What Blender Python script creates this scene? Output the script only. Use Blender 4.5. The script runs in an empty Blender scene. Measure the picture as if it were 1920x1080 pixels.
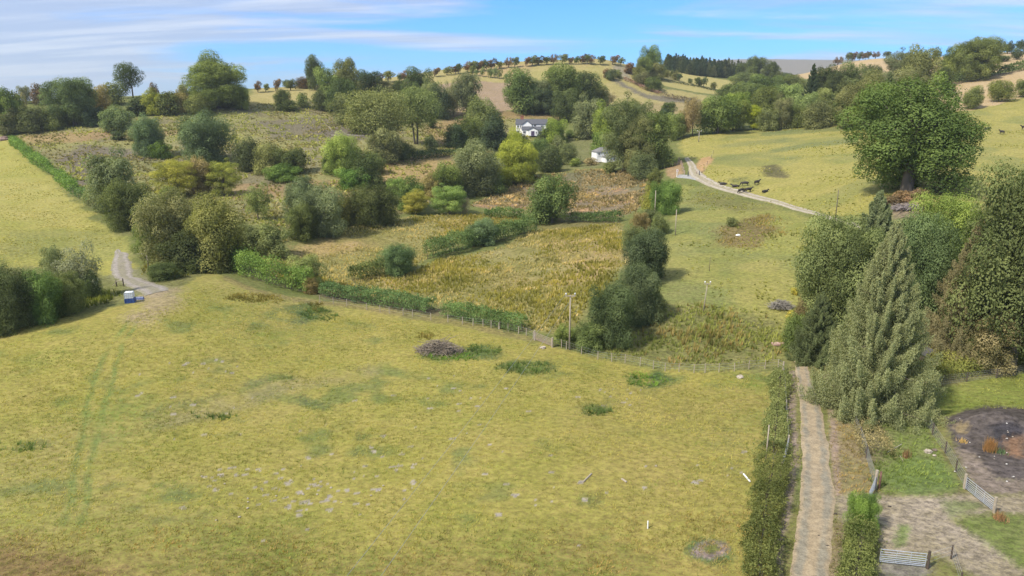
import bpy, math, random
import numpy as np
from mathutils import Vector, Matrix, Euler

# ------------------------------------------------------------------ camera, sky, sun, exposure
sc = bpy.context.scene
F = 1371.0                      # focal length in photo pixels (1920 wide)
TILT = math.atan(350/F)
ST, CT = math.sin(TILT), math.cos(TILT)
CH = 33.0                       # camera height above the lane
cam_d = bpy.data.cameras.new("camera"); cam_d.sensor_width = 36; cam_d.lens = 36*F/1920
cam_d.clip_start = 0.5; cam_d.clip_end = 40000
cam = bpy.data.objects.new("camera", cam_d); sc.collection.objects.link(cam)
cam.location = (0, 0, CH); cam.rotation_euler = (math.pi/2 - TILT, 0, 0)
sc.camera = cam
sc.view_settings.view_transform = 'Standard'; sc.view_settings.look = 'None'
sc.view_settings.gamma = 1; sc.view_settings.exposure = 1.17
sc.render.film_transparent = False
sc.cycles.max_bounces = 6; sc.cycles.diffuse_bounces = 3; sc.cycles.transmission_bounces = 4
sc.cycles.volume_bounces = 0; sc.cycles.transparent_max_bounces = 4

SUN_EL, SUN_AZ = math.radians(48), math.radians(-127)   # azimuth from +Y (view) clockwise: left, slightly behind
world = bpy.data.worlds.new("World"); sc.world = world; world.use_nodes = True
nt = world.node_tree; N = nt.nodes; Lk = nt.links
for n in list(N): N.remove(n)
out = N.new("ShaderNodeOutputWorld"); bg = N.new("ShaderNodeBackground"); bg.inputs[1].default_value = 0.15
sky = N.new("ShaderNodeTexSky"); sky.sky_type = 'NISHITA'; sky.sun_disc = False
sky.sun_elevation = SUN_EL; sky.sun_rotation = SUN_AZ % (2*math.pi)
sky.altitude = 300; sky.air_density = 1.0; sky.dust_density = 0.25; sky.ozone_density = 2.0
tc = N.new("ShaderNodeTexCoord"); sep = N.new("ShaderNodeSeparateXYZ"); Lk.new(tc.outputs["Generated"], sep.inputs[0])
def wm(op, a, b=None, clamp=False):
    n = N.new("ShaderNodeMath"); n.operation = op; n.use_clamp = clamp
    for i, v in enumerate((a, b)):
        if v is None: continue
        if isinstance(v, (int, float)): n.inputs[i].default_value = v
        else: Lk.new(v, n.inputs[i])
    return n.outputs[0]
# flat cirrus sheet: direction divided by height
zz = wm('MAXIMUM', sep.outputs[2], 0.02); zc = wm('ADD', zz, 0.10)
cx = wm('DIVIDE', sep.outputs[0], zc); cy = wm('DIVIDE', sep.outputs[1], zc)
comb = N.new("ShaderNodeCombineXYZ"); Lk.new(wm('MULTIPLY', cx, 0.55), comb.inputs[0]); Lk.new(wm('MULTIPLY', cy, 1.15), comb.inputs[1])
rot = N.new("ShaderNodeVectorRotate"); rot.rotation_type = 'Z_AXIS'; rot.inputs["Angle"].default_value = math.radians(9); Lk.new(comb.outputs[0], rot.inputs[0])
no1 = N.new("ShaderNodeTexNoise"); no1.inputs["Scale"].default_value = 0.62; no1.inputs["Detail"].default_value = 9; no1.inputs["Roughness"].default_value = .56; no1.inputs["Distortion"].default_value = .5
Lk.new(rot.outputs[0], no1.inputs["Vector"])
# more cloud to the left of the view (x<0), thin veil far right
leftw = wm('MULTIPLY', sep.outputs[0], -0.34); rightw = wm('MULTIPLY', wm('MAXIMUM', wm('SUBTRACT', sep.outputs[0], 0.12), 0.0), 0.72)
cl = wm('ADD', wm('ADD', wm('ADD', no1.outputs[0], leftw), rightw), wm('MULTIPLY', wm('SUBTRACT', wm('MAXIMUM', sep.outputs[2], .3), .3), .5))  # last term: extra cloud overhead, out of view, added as soft fill light
rmp = N.new("ShaderNodeMapRange"); rmp.interpolation_type = 'SMOOTHSTEP'; rmp.inputs[1].default_value = .49; rmp.inputs[2].default_value = .68; Lk.new(cl, rmp.inputs[0])
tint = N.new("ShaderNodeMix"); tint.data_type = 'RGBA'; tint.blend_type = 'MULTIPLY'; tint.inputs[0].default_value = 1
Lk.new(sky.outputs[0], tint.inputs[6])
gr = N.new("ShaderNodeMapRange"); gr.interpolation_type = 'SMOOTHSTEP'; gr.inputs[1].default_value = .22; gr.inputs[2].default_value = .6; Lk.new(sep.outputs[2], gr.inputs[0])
tcol = N.new("ShaderNodeMix"); tcol.data_type = 'RGBA'; Lk.new(gr.outputs[0], tcol.inputs[0]); tcol.inputs[6].default_value = (.125, .34, .68, 1); tcol.inputs[7].default_value = (1.08, 1.0, .88, 1); Lk.new(tcol.outputs[2], tint.inputs[7])  # blue near the horizon; unseen upper sky whitened to add neutral fill
mixc = N.new("ShaderNodeMix"); mixc.data_type = 'RGBA'
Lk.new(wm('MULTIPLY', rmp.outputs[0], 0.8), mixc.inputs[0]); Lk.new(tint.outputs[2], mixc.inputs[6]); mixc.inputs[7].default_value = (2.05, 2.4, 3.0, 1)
no2 = N.new("ShaderNodeTexNoise"); no2.inputs["Scale"].default_value = 1.5; no2.inputs["Detail"].default_value = 8; no2.inputs["Roughness"].default_value = .6; no2.inputs["Distortion"].default_value = .3
st2 = N.new("ShaderNodeMapping"); st2.inputs["Scale"].default_value = (.7, 1.9, 1); Lk.new(rot.outputs[0], st2.inputs[0]); Lk.new(st2.outputs[0], no2.inputs["Vector"])
m2r = N.new("ShaderNodeMapRange"); m2r.interpolation_type = 'SMOOTHSTEP'; m2r.inputs[1].default_value = .40; m2r.inputs[2].default_value = .66; Lk.new(no2.outputs[0], m2r.inputs[0])
ccol = N.new("ShaderNodeMix"); ccol.data_type = 'RGBA'; Lk.new(m2r.outputs[0], ccol.inputs[0]); ccol.inputs[6].default_value = (1.6, 1.85, 2.35, 1); ccol.inputs[7].default_value = (2.5, 2.6, 2.78, 1); Lk.new(ccol.outputs[2], mixc.inputs[7])
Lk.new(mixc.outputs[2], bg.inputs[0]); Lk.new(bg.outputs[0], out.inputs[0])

sd = bpy.data.lights.new("sun", 'SUN'); sd.energy = 2.6; sd.angle = math.radians(3.5); sd.color = (1, .935, .82)
sun = bpy.data.objects.new("sun", sd); sc.collection.objects.link(sun)
svec = Vector((math.sin(SUN_AZ)*math.cos(SUN_EL), math.cos(SUN_AZ)*math.cos(SUN_EL), math.sin(SUN_EL)))
sun.rotation_euler = svec.to_track_quat('Z', 'Y').to_euler(); sun.location = svec*100

# ------------------------------------------------------------------ helpers
rng = np.random.default_rng(7); random.seed(7)
col = sc.collection
def pix_dir(px, py):
    u = (px-960)/F; v = (540-py)/F
    return u, CT + v*ST, -ST + v*CT
def at_depth(px, py, t):
    a, b, c = pix_dir(px, py); return (a*t, b*t, CH + c*t)

# terrain control points: photo pixel and distance in metres along the view axis
CP = [(0,1080,50),(480,1080,51),(960,1080,51),(1525,1080,51),(1850,1050,52),(0,800,72),(400,800,75),(800,800,76),(1200,800,75),(1530,750,81),
(0,615,98),(245,565,107),(390,512,127),(110,590,103),(1067,655,100),(850,640,101),(600,570,118),(1400,690,93),(1240,680,95),
(235,500,138),(270,535,121),(100,470,150),(100,380,190),(0,450,150),(0,255,300),(200,420,172),(0,350,210),(60,520,132),
(500,490,150),(860,400,195),(860,500,145),(1000,590,114),(700,555,125),(1150,420,178),(640,430,172),(1100,350,235),(900,345,245),(700,380,205),(500,350,225),(450,450,155),
(400,320,250),(250,300,260),(100,280,270),(60,230,310),(150,235,305),(300,210,330),(420,200,345),(600,225,340),(550,165,410),(80,187,350),(250,183,360),(480,168,395),
(700,151,450),(850,131,490),(950,118,510),(1050,113,520),(1140,112,525),(1218,138,520),(700,290,265),(800,320,255),(800,200,370),(820,160,430),(880,190,395),(900,212,365),
(1000,160,450),(1000,212,360),(996,252,330),(1060,330,245),(1130,305,275),(1200,320,240),(1200,150,490),(1170,180,450),(1250,195,440),(1300,180,480),(1350,160,560),(1280,145,590),
(1250,122,680),(1320,140,660),(1395,152,640),(1400,232,320),(1310,252,288),(1500,236,310),(1600,228,285),
(1300,265,272),(1450,262,265),(1600,262,235),(1400,300,230),(1320,320,216),(1500,330,195),(1560,405,155),(1300,345,205),(1400,375,180),(1450,400,165),
(1280,400,170),(1400,470,138),(1300,500,130),(1250,590,109),(1400,600,107),(1450,550,116),(1475,660,97),
(1700,357,152),(1780,380,147),(1900,330,165),(1850,240,250),(1920,200,290),(1830,200,300),(1700,166,390),(1800,145,390),(1920,122,395),(1780,105,520),(1920,97,500),
(1660,109,630),(1590,117,650),(1500,145,650),(1600,140,560),(1500,200,360),(1600,190,340),
(1700,760,80),(1900,700,90),(1900,880,66),(1750,900,64),(1640,620,104),(1800,600,108),(1700,420,136),(1900,560,113)]
WP = []
for (px, t, z) in [(0,450,26),(150,430,29),(300,460,32),(550,520,38),(850,620,46),(1050,680,50),(1200,760,55),(1420,520,36),(1420,800,46),(1650,820,58),(1900,700,58),(1750,620,62)]:
    x, y, _ = at_depth(px, 150, t); WP.append((x, y, z))
WP += [(0,0,1),(-120,20,3),(120,20,2),(0,-120,2),(-250,150,10),(250,120,16),(330,330,45),(-380,330,30),(-300,-100,5),(300,-100,8),(480,600,60),(-600,700,22),(0,1000,45),(600,1000,55),(250,950,38),(450,950,42),(700,900,46),(400,1150,34),(750,1150,38),(-200,1100,28)]
P = np.array([at_depth(*c) for c in CP] + WP)
PX, PZ = P[:, :2], P[:, 2]
C2 = 18.0**2
def phi(a, b):
    return np.sqrt((a[:, 0][:, None]-b[:, 0][None])**2 + (a[:, 1][:, None]-b[:, 1][None])**2 + C2)
A = phi(PX, PX); n_ = len(PX)
A2 = np.block([[A - np.eye(n_)*0.6, np.ones((n_, 1))], [np.ones((1, n_)), np.zeros((1, 1))]])
Wt = np.linalg.solve(A2, np.append(PZ, 0))
def hsh(ix, iy, s):
    h = (ix.astype(np.int64)*374761393 + iy.astype(np.int64)*668265263 + s*144269) & 0x7fffffff
    h = ((h ^ (h >> 13))*1274126177) & 0x7fffffff
    return ((h ^ (h >> 16)) & 0xffff)/65535.0
def vnoise(x, y, sc_, s=0):
    x = x/sc_; y = y/sc_; ix = np.floor(x); iy = np.floor(y); fx = x-ix; fy = y-iy
    fx = fx*fx*(3-2*fx); fy = fy*fy*(3-2*fy)
    a = hsh(ix, iy, s); b = hsh(ix+1, iy, s); c = hsh(ix, iy+1, s); d = hsh(ix+1, iy+1, s)
    return (a*(1-fx)+b*fx)*(1-fy) + (c*(1-fx)+d*fx)*fy
def fbm(x, y, sc_, s=0, o=4):
    r = 0; w = 0
    for k in range(o):
        a = .5**k; r = r + a*vnoise(x*(1+.03*k)+k*17.3, y-k*9.1, sc_*.5**k, s+k); w += a
    return r/w
def gauss(x, y, cx, cy, sx, sy, h): return h*np.exp(-((x-cx)/sx)**2 - ((y-cy)/sy)**2)
def H(x, y):
    x = np.atleast_1d(np.asarray(x, float)); y = np.atleast_1d(np.asarray(y, float)); out_ = np.empty_like(x)
    for i in range(0, len(x), 40000):
        q = np.stack([x[i:i+40000], y[i:i+40000]], 1); out_[i:i+40000] = phi(q, PX) @ Wt[:-1] + Wt[-1]
    R = np.hypot(x, y)
    k = np.clip((R-760)/300, 0, 1); k = k*k*(3-2*k)
    far = 26 + 10*fbm(x, y, 900, 5) + gauss(x, y, 2000, 3300, 1150, 900, 172) + gauss(x, y, 850, 3600, 620, 700, 120)
    out_ = out_*(1-k) + far*k
    # old ridges and hummocks in the near pasture
    out_ = out_ + gauss(x, y, 49.5, 68.5, 5.0, 3.0, 1.7)*(.75+.5*fbm(x, y, 1.6, 15, 3))
    und = (fbm(x, y, 22, 3, 3)-.5)*1.3 + (fbm(x, y, 5, 9, 2)-.5)*.28
    return out_ + und*np.clip((R-30)/40, 0.35, 1)
EPS = 1e-9
def hits(pxs, pys, tmin=36, tmax=1500):
    ts = tmin*np.exp(np.linspace(0, math.log(tmax/tmin), 520)); res = []
    for px, py in zip(pxs, pys):
        a, b, c = pix_dir(px, py); z = CH + c*ts; g = H(a*ts, b*ts); w = np.where(z < g)[0]
        if len(w) == 0:
            i = int(np.argmin(z-g)); t = ts[i]; res.append((a*t, b*t, float(g[i]), t)); continue
        i = w[0]
        if i == 0: t = ts[0]
        else:
            d0 = z[i-1]-g[i-1]; d1 = z[i]-g[i]; t = ts[i-1] + (ts[i]-ts[i-1])*d0/(d0-d1+EPS)
        res.append((a*t, b*t, float(H(a*t, b*t)[0]), t))
    return np.array(res)
def hit(px, py): return hits([px], [py])[0]

def new_obj(name, me, mat=None, parent=None, props=None):
    o = bpy.data.objects.new(name, me); col.objects.link(o)
    if mat and me is not None and len(me.materials) == 0: me.materials.append(mat)
    if parent: o.parent = parent
    if props:
        for k, v in props.items():
            if v is not None: o[k] = v
    return o
def empty(name, loc, label, cat, group=None, rz=0):
    o = bpy.data.objects.new(name, None); col.objects.link(o); o.location = loc; o.rotation_euler = (0, 0, rz); o.empty_display_size = .5
    o['label'] = label; o['category'] = cat
    if group: o['group'] = group
    return o
def mesh_arrays(name, v, quads=None, tris=None, smooth=False, attrs=None):
    me = bpy.data.meshes.new(name); v = np.asarray(v, np.float32)
    idx = []; sz = []
    if quads is not None and len(quads): idx.append(np.asarray(quads, np.int32).ravel()); sz.append(np.full(len(quads), 4, np.int32))
    if tris is not None and len(tris): idx.append(np.asarray(tris, np.int32).ravel()); sz.append(np.full(len(tris), 3, np.int32))
    idx = np.concatenate(idx); sz = np.concatenate(sz)
    me.vertices.add(len(v)); me.vertices.foreach_set("co", v.ravel())
    me.loops.add(len(idx)); me.loops.foreach_set("vertex_index", idx)
    me.polygons.add(len(sz)); st = np.concatenate([[0], np.cumsum(sz)[:-1]]).astype(np.int32)
    me.polygons.foreach_set("loop_start", st); me.polygons.foreach_set("loop_total", sz)
    if smooth: me.polygons.foreach_set("use_smooth", np.ones(len(sz), bool))
    me.update(calc_edges=True)
    for k, a in (attrs or {}).items():
        a = np.asarray(a, np.float32)
        if a.ndim == 1: at = me.attributes.new(k, 'FLOAT', 'POINT'); at.data.foreach_set("value", a)
        else: at = me.attributes.new(k, 'FLOAT_COLOR', 'POINT'); at.data.foreach_set("color", np.concatenate([a, np.ones((len(a), 1))], 1).astype(np.float32).ravel())
    return me
class MB:
    """collects boxes and tubes into ONE mesh"""
    def __init__(s): s.v = []; s.f = []; s.n = 0
    def add(s, v, f):
        s.v += [tuple(p) for p in v]; s.f += [tuple(i+s.n for i in q) for q in f]; s.n = len(s.v); return s
    def box(s, c, d, rz=0, rx=0, ry=0):
        M = Matrix.Translation(c) @ Euler((rx, ry, rz)).to_matrix().to_4x4(); h = [k/2 for k in d]
        v = [M @ Vector((x*h[0], y*h[1], z*h[2])) for x in (-1, 1) for y in (-1, 1) for z in (-1, 1)]
        return s.add(v, [(0,1,3,2),(4,6,7,5),(0,4,5,1),(2,3,7,6),(0,2,6,4),(1,5,7,3)])
    def tube(s, pts, rad, n=6, cap=True):
        pts = [Vector(p) for p in pts]; R = rad if hasattr(rad, '__len__') else [rad]*len(pts); v = []; f = []
        for i, p in enumerate(pts):
            d = (pts[min(i+1, len(pts)-1)] - pts[max(i-1, 0)]); d = d.normalized() if d.length > 1e-6 else Vector((0,0,1))
            a = d.orthogonal().normalized() if abs(d.z) > .9 else d.cross(Vector((0,0,1))).normalized(); b = d.cross(a)
            if abs(d.z) > .9: a = Vector((1,0,0)) - d*d.x; a.normalize(); b = d.cross(a)
            for k in range(n): t = 2*math.pi*k/n; v.append(p + (a*math.cos(t) + b*math.sin(t))*R[i])
        for i in range(len(pts)-1):
            for k in range(n): f.append((i*n+k, i*n+(k+1)%n, (i+1)*n+(k+1)%n, (i+1)*n+k))
        if cap: f.append(tuple(range(n-1, -1, -1))); f.append(tuple((len(pts)-1)*n+k for k in range(n)))
        return s.add(v, f)
    def prism(s, prof, y0, y1, M=None):
        n = len(prof); v = [Vector((x, y0, z)) for x, z in prof] + [Vector((x, y1, z)) for x, z in prof]
        if M: v = [M @ p for p in v]
        return s.add(v, [tuple(range(n)), tuple(range(2*n-1, n-1, -1))] + [(i, i+n, (i+1)%n+n, (i+1)%n) for i in range(n)])
    def mesh(s, name, smooth=False):
        me = bpy.data.meshes.new(name); me.from_pydata(s.v, [], s.f); me.update()
        if smooth:
            for p in me.polygons: p.use_smooth = True
        return me
    def build(s, name, mat, parent=None, smooth=False, props=None):
        return new_obj(name, s.mesh(name, smooth), mat, parent, props)

# ------------------------------------------------------------------ materials
def mk(name):
    m = bpy.data.materials.new(name); m.use_nodes = True; nt = m.node_tree
    for n in list(nt.nodes):
        if n.type != 'OUTPUT_MATERIAL': nt.nodes.remove(n)
    return m, nt, nt.nodes, nt.links, [n for n in nt.nodes if n.type == 'OUTPUT_MATERIAL'][0]
def noisy(name, c1, c2, scale=5, rough=.8, bump=.3, detail=5, metallic=0, bscale=None, stretch=None):
    m, nt, N, L, o = mk(name); p = N.new("ShaderNodeBsdfPrincipled"); L.new(p.outputs[0], o.inputs[0])
    t = N.new("ShaderNodeTexCoord"); x = N.new("ShaderNodeTexNoise"); x.inputs["Scale"].default_value = scale; x.inputs["Detail"].default_value = detail
    src = t.outputs["Object"]
    if stretch:
        mp = N.new("ShaderNodeMapping"); mp.inputs["Scale"].default_value = stretch; L.new(src, mp.inputs[0]); src = mp.outputs[0]
    L.new(src, x.inputs["Vector"])
    r = N.new("ShaderNodeMapRange"); r.inputs[1].default_value = .35; r.inputs[2].default_value = .65; L.new(x.outputs[0], r.inputs[0])
    mx = N.new("ShaderNodeMix"); mx.data_type = 'RGBA'; L.new(r.outputs[0], mx.inputs[0]); mx.inputs[6].default_value = (*c1, 1); mx.inputs[7].default_value = (*c2, 1)
    L.new(mx.outputs[2], p.inputs["Base Color"]); p.inputs["Roughness"].default_value = rough; p.inputs["Metallic"].default_value = metallic
    if bump:
        b = N.new("ShaderNodeBump"); b.inputs["Strength"].default_value = bump; b.inputs["Distance"].default_value = .02; L.new(x.outputs[0], b.inputs["Height"]); L.new(b.outputs[0], p.inputs["Normal"])
    return m
def foliage_mat(name, trans=.34, yellow=.35):
    m, nt, N, L, o = mk(name)
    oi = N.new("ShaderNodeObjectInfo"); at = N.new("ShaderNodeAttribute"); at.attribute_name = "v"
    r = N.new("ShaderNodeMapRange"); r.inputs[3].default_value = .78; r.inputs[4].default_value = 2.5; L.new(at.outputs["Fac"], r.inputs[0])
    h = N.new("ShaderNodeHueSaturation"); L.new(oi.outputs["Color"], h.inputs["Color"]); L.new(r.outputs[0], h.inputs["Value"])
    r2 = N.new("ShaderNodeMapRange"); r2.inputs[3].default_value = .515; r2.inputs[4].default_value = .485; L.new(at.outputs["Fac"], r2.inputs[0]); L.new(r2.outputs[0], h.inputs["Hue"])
    h.inputs["Saturation"].default_value = 1.0
    d = N.new("ShaderNodeBsdfDiffuse"); L.new(h.outputs[0], d.inputs[0])
    tr = N.new("ShaderNodeBsdfTranslucent"); g = N.new("ShaderNodeMix"); g.data_type = 'RGBA'; g.blend_type = 'MULTIPLY'; g.inputs[0].default_value = 1
    L.new(h.outputs[0], g.inputs[6]); g.inputs[7].default_value = (1.15, 1.25, .5, 1); L.new(g.outputs[2], tr.inputs[0])
    mx = N.new("ShaderNodeMixShader"); mx.inputs[0].default_value = trans; L.new(d.outputs[0], mx.inputs[1]); L.new(tr.outputs[0], mx.inputs[2]); L.new(mx.outputs[0], o.inputs[0])
    return m
MAT_LEAF = foliage_mat("leaf")
MAT_BARK = noisy("bark", (.16,.13,.10), (.09,.075,.055), 6, .9, .5, stretch=(4,4,.6))
MAT_PALEBARK = noisy("pale_bark", (.42,.38,.33), (.26,.22,.18), 6, .9, .4, stretch=(3,3,1))
MAT_DEAD = noisy("dead_wood", (.33,.29,.27), (.20,.16,.15), 8, .9, .3)
MAT_WOOD = noisy("weathered_wood", (.42,.36,.28), (.27,.22,.16), 6, .85, .3, stretch=(5,5,.5))
MAT_DARKWOOD = noisy("dark_wood", (.10,.07,.05), (.05,.04,.03), 6, .85, .3, stretch=(5,5,.5))
MAT_GALV = noisy("galvanised_steel", (.62,.64,.66), (.46,.48,.51), 9, .42, 0, metallic=.55)
MAT_WIRE = noisy("wire", (.40,.41,.40), (.28,.28,.27), 9, .5, 0, metallic=.4)
MAT_WHITE = noisy("white_paint", (.80,.80,.78), (.68,.68,.66), 3, .6, .05)
# ------------------------------------------------------------------ the ground: one sheet, finer near by
def grid_sheet():
    th = np.concatenate([np.linspace(-math.pi, -.86, 60)[:-1], np.linspace(-.86, -.68, 50)[:-1], np.linspace(-.68, .68, 720), np.linspace(.68, .86, 50)[1:], np.linspace(.86, math.pi, 60)[1:-1]])
    r = [3.0]
    while r[-1] < 30: r.append(r[-1]*1.12)
    while r[-1] < 1000: r.append(r[-1]*1.0052)
    while r[-1] < 9000: r.append(r[-1]*1.03)
    r = np.array(r); T, R = np.meshgrid(th, r, indexing='xy'); x = (R*np.sin(T)).ravel(); y = (R*np.cos(T)).ravel()
    z = H(x, y); nr, nth = len(r), len(th); i = np.arange(nr-1)[:, None]*nth; j = np.arange(nth)[None]; j2 = (j+1) % nth
    q = np.stack([i+j, i+j2, i+nth+j2, i+nth+j], -1).reshape(-1, 4)
    x = np.append(x, 0); y = np.append(y, 0); z = np.append(z, H(0, 0)[0]); c = len(x)-1
    tr = np.stack([np.arange(nth), np.full(nth, c), (np.arange(nth)+1) % nth], 1)
    return x, y, z, q, tr
gx, gy, gz, gq, gt = grid_sheet()
wl1 = fbm(gx, gy, 14, 21, 4); wl2 = fbm(gx, gy, 45, 31, 3); wl3 = fbm(gx, gy, 4, 41, 3); wl4 = fbm(gx, gy, 1.6, 44, 2)
J1x = (fbm(gx, gy, 6, 51, 3)-.5); J1y = (fbm(gx, gy, 6, 61, 3)-.5)
JWx = rng.random(len(gx))-.5; JWy = rng.random(len(gx))-.5
CA = np.empty((len(gx), 3)); CB = np.empty((len(gx), 3)); AMP = np.full(len(gx), .5)
CA[:] = (.20,.185,.05); CB[:] = (.125,.145,.035)
def world_poly(pp, step=25):
    q = []
    for i, (a, b) in enumerate(pp):
        c, d = pp[(i+1) % len(pp)]; n = max(1, int(math.hypot(c-a, d-b)/step))
        for k in range(n): q.append((a+(c-a)*k/n, b+(d-b)*k/n))
    h = hits([p[0] for p in q], [p[1] for p in q]); return h[:, :2]
def inpoly(x, y, wp):
    c = np.zeros(len(x), bool); n = len(wp)
    for i in range(n):
        x1, y1 = wp[i]; x2, y2 = wp[(i+1) % n]
        if y1 == y2: continue
        m = ((y1 > y) != (y2 > y)); m &= x < (x2-x1)*(y-y1)/(y2-y1) + x1; c ^= m
    return c
def mask(wp, soft=3, white=.6):
    pad = soft*1.5+1; lo = wp.min(0)-pad; hi = wp.max(0)+pad
    s = np.where((gx > lo[0]) & (gx < hi[0]) & (gy > lo[1]) & (gy < hi[1]))[0]; w = np.zeros(len(s))
    for k in range(4):
        ox, oy = ((k & 1)-.5)*white, ((k >> 1)-.5)*white
        w += inpoly(gx[s] + J1x[s]*soft*2 + JWx[s]*white + ox, gy[s] + J1y[s]*soft*2 + JWy[s]*white + oy, wp)
    return s, w/4
def paint(pp, a=None, b=None, soft=3, white=.8, amp=None, k=1.0, mod=None):
    s, w = mask(world_poly(pp), soft, white); w = w*k
    if mod is not None: w = w*mod[s]
    w = w[:, None]
    if a is not None: CA[s] = CA[s]*(1-w) + np.array(a)*w
    if b is not None: CB[s] = CB[s]*(1-w) + np.array(b)*w
    if amp is not None: AMP[s] = AMP[s]*(1-w[:, 0]) + amp*w[:, 0]
def band(pts, width_px, a, b=None, k=1.0, soft=.3, white=.2, mod=None, amp=None):
    """paint a strip along a line of photo points; width in px at each point"""
    L_ = []; R_ = []
    for i, (x, y) in enumerate(pts):
        x0, y0 = pts[max(i-1, 0)]; x1, y1 = pts[min(i+1, len(pts)-1)]; d = math.hypot(x1-x0, y1-y0); nx, ny = -(y1-y0)/d, (x1-x0)/d
        w = width_px[i] if hasattr(width_px, '__len__') else width_px; L_.append((x+nx*w/2, y+ny*w/2)); R_.append((x-nx*w/2, y-ny*w/2))
    paint(L_+R_[::-1], a, b if b is not None else a, soft, white, amp, k, mod)
sm = lambda v, a, b: np.clip((v-a)/(b-a), 0, 1)
# pastures
FG = [(-700,600),(0,618),(150,585),(240,568),(330,545),(395,508),(480,545),(600,562),(820,592),(1000,632),(1100,668),(1200,690),(1460,695),(1470,1090),(960,1400),(-900,1300)]
paint(FG, (.365,.285,.062), (.245,.225,.045), 1.2, .5, .38)
s_, w_ = mask(world_poly(FG), 1, .5)
t1 = (w_*sm(wl2[s_], .42, .62)*.75)[:, None]; CA[s_] = CA[s_]*(1-t1) + np.array((.345,.272,.075))*t1; CB[s_] = CB[s_]*(1-t1) + np.array((.235,.225,.05))*t1
t1 = (w_*sm(wl1[s_], .56, .72)*.6)[:, None]; CB[s_] = CB[s_]*(1-t1) + np.array((.11,.165,.03))*t1
t1 = (w_*sm(wl3[s_], .64, .80)*.55)[:, None]; CA[s_] = CA[s_]*(1-t1) + np.array((.10,.15,.04))*t1; CB[s_] = CB[s_]*(1-t1) + np.array((.08,.125,.035))*t1
# browner, mossier ground along the bottom of the near pasture
paint([(-600,1020),(0,1000),(200,985),(420,985),(700,1035),(900,1000),(1200,980),(1440,940),(1440,1100),(960,1400),(-900,1300)], (.30,.205,.055), (.15,.155,.03), 5, 3, .7, .62, sm(wl1, .34, .6)*.9+.1)
paint([(-600,1010),(0,1010),(220,1040),(180,1100),(-900,1300)], (.27,.165,.055), (.15,.115,.035), 4, 2, .8, .95)
paint([(1150,720),(1440,720),(1450,900),(1400,1000),(1150,980),(1000,850)], (.34,.255,.062), (.25,.215,.05), 6, 3, .5, .6)
# faint vehicle tracks and darker drainage marks
for dx in (0, 40):
    band([(262-dx*.4,600),(232-dx*.5,640),(215-dx*.9,700),(195-dx*.8,770),(180-dx*.7,830),(168-dx*.7,900),(150-dx*.8,985)], [6,7,8,9,10,12,14], (.165,.205,.045), (.13,.175,.04), .8, .4, .3, sm(wl3, .2, .45)*.9+.1)
for L0, wd in [([(255,785),(330,760),(430,735),(520,705),(600,665)], [10,12,12,12,8]), ([(0,845),(60,835),(110,828)], [16,14,8]), ([(195,825),(280,800),(400,780)], [5,6,5]),
               ([(540,610),(600,590),(640,575)], [14,22,8]), ([(560,745),(640,790),(700,815)], [20,25,18])]:
    band(L0, wd, (.12,.13,.045), (.10,.14,.04), .75, .8, .8, sm(wl3, .35, .6), .8)
band([(300,790),(420,760),(560,720),(700,690)], [24,34,34,24], (.31,.25,.095), (.23,.19,.08), .6, 1.5, 1.2, sm(wl3, .3, .6))
for (x, y, rx, ry) in [(600,590,40,12),(985,690,62,16),(850,665,55,12),(905,660,40,16),(1215,712,45,18),(1120,770,36,14),(1210,700,30,30),(565,575,30,16),(690,812,20,6),(720,785,16,6),(1095,935,26,9),(520,708,30,8),(660,878,22,6)]:
    paint([(x+rx*math.cos(a*.785), y+ry*math.sin(a*.785)) for a in range(8)], (.09,.125,.035), (.06,.10,.025), 1.2, .8, .9, .8, sm(wl3, .25, .5))
# bare worn ground by the trough and ring of bare soil
paint([(205,480),(240,468),(258,500),(275,520),(330,535),(335,560),(270,562),(230,540),(203,515)], (.30,.26,.13), (.22,.2,.09), 1.2, .8, .7, .7)
paint([(255,560),(320,538),(345,545),(330,570),(280,612),(235,600),(262,575)], (.40,.29,.15), (.29,.22,.10), 2, 1.5, .6, .8)
# left field
LFT = [(-400,240),(0,258),(20,268),(90,325),(140,375),(200,425),(245,460),(260,500),(215,520),(100,510),(0,500),(-400,560)]
paint(LFT, (.39,.325,.068), (.275,.26,.055), 3, 1, .4)
paint([(0,440),(200,430),(250,470),(240,500),(80,470),(0,500)], (.24,.225,.06), (.17,.18,.045), 5, 3, .5, .6)
paint([(0,330),(120,350),(180,420),(60,430),(0,400)], (.44,.35,.09), (.33,.29,.075), 6, 3, .4, .6)
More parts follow.
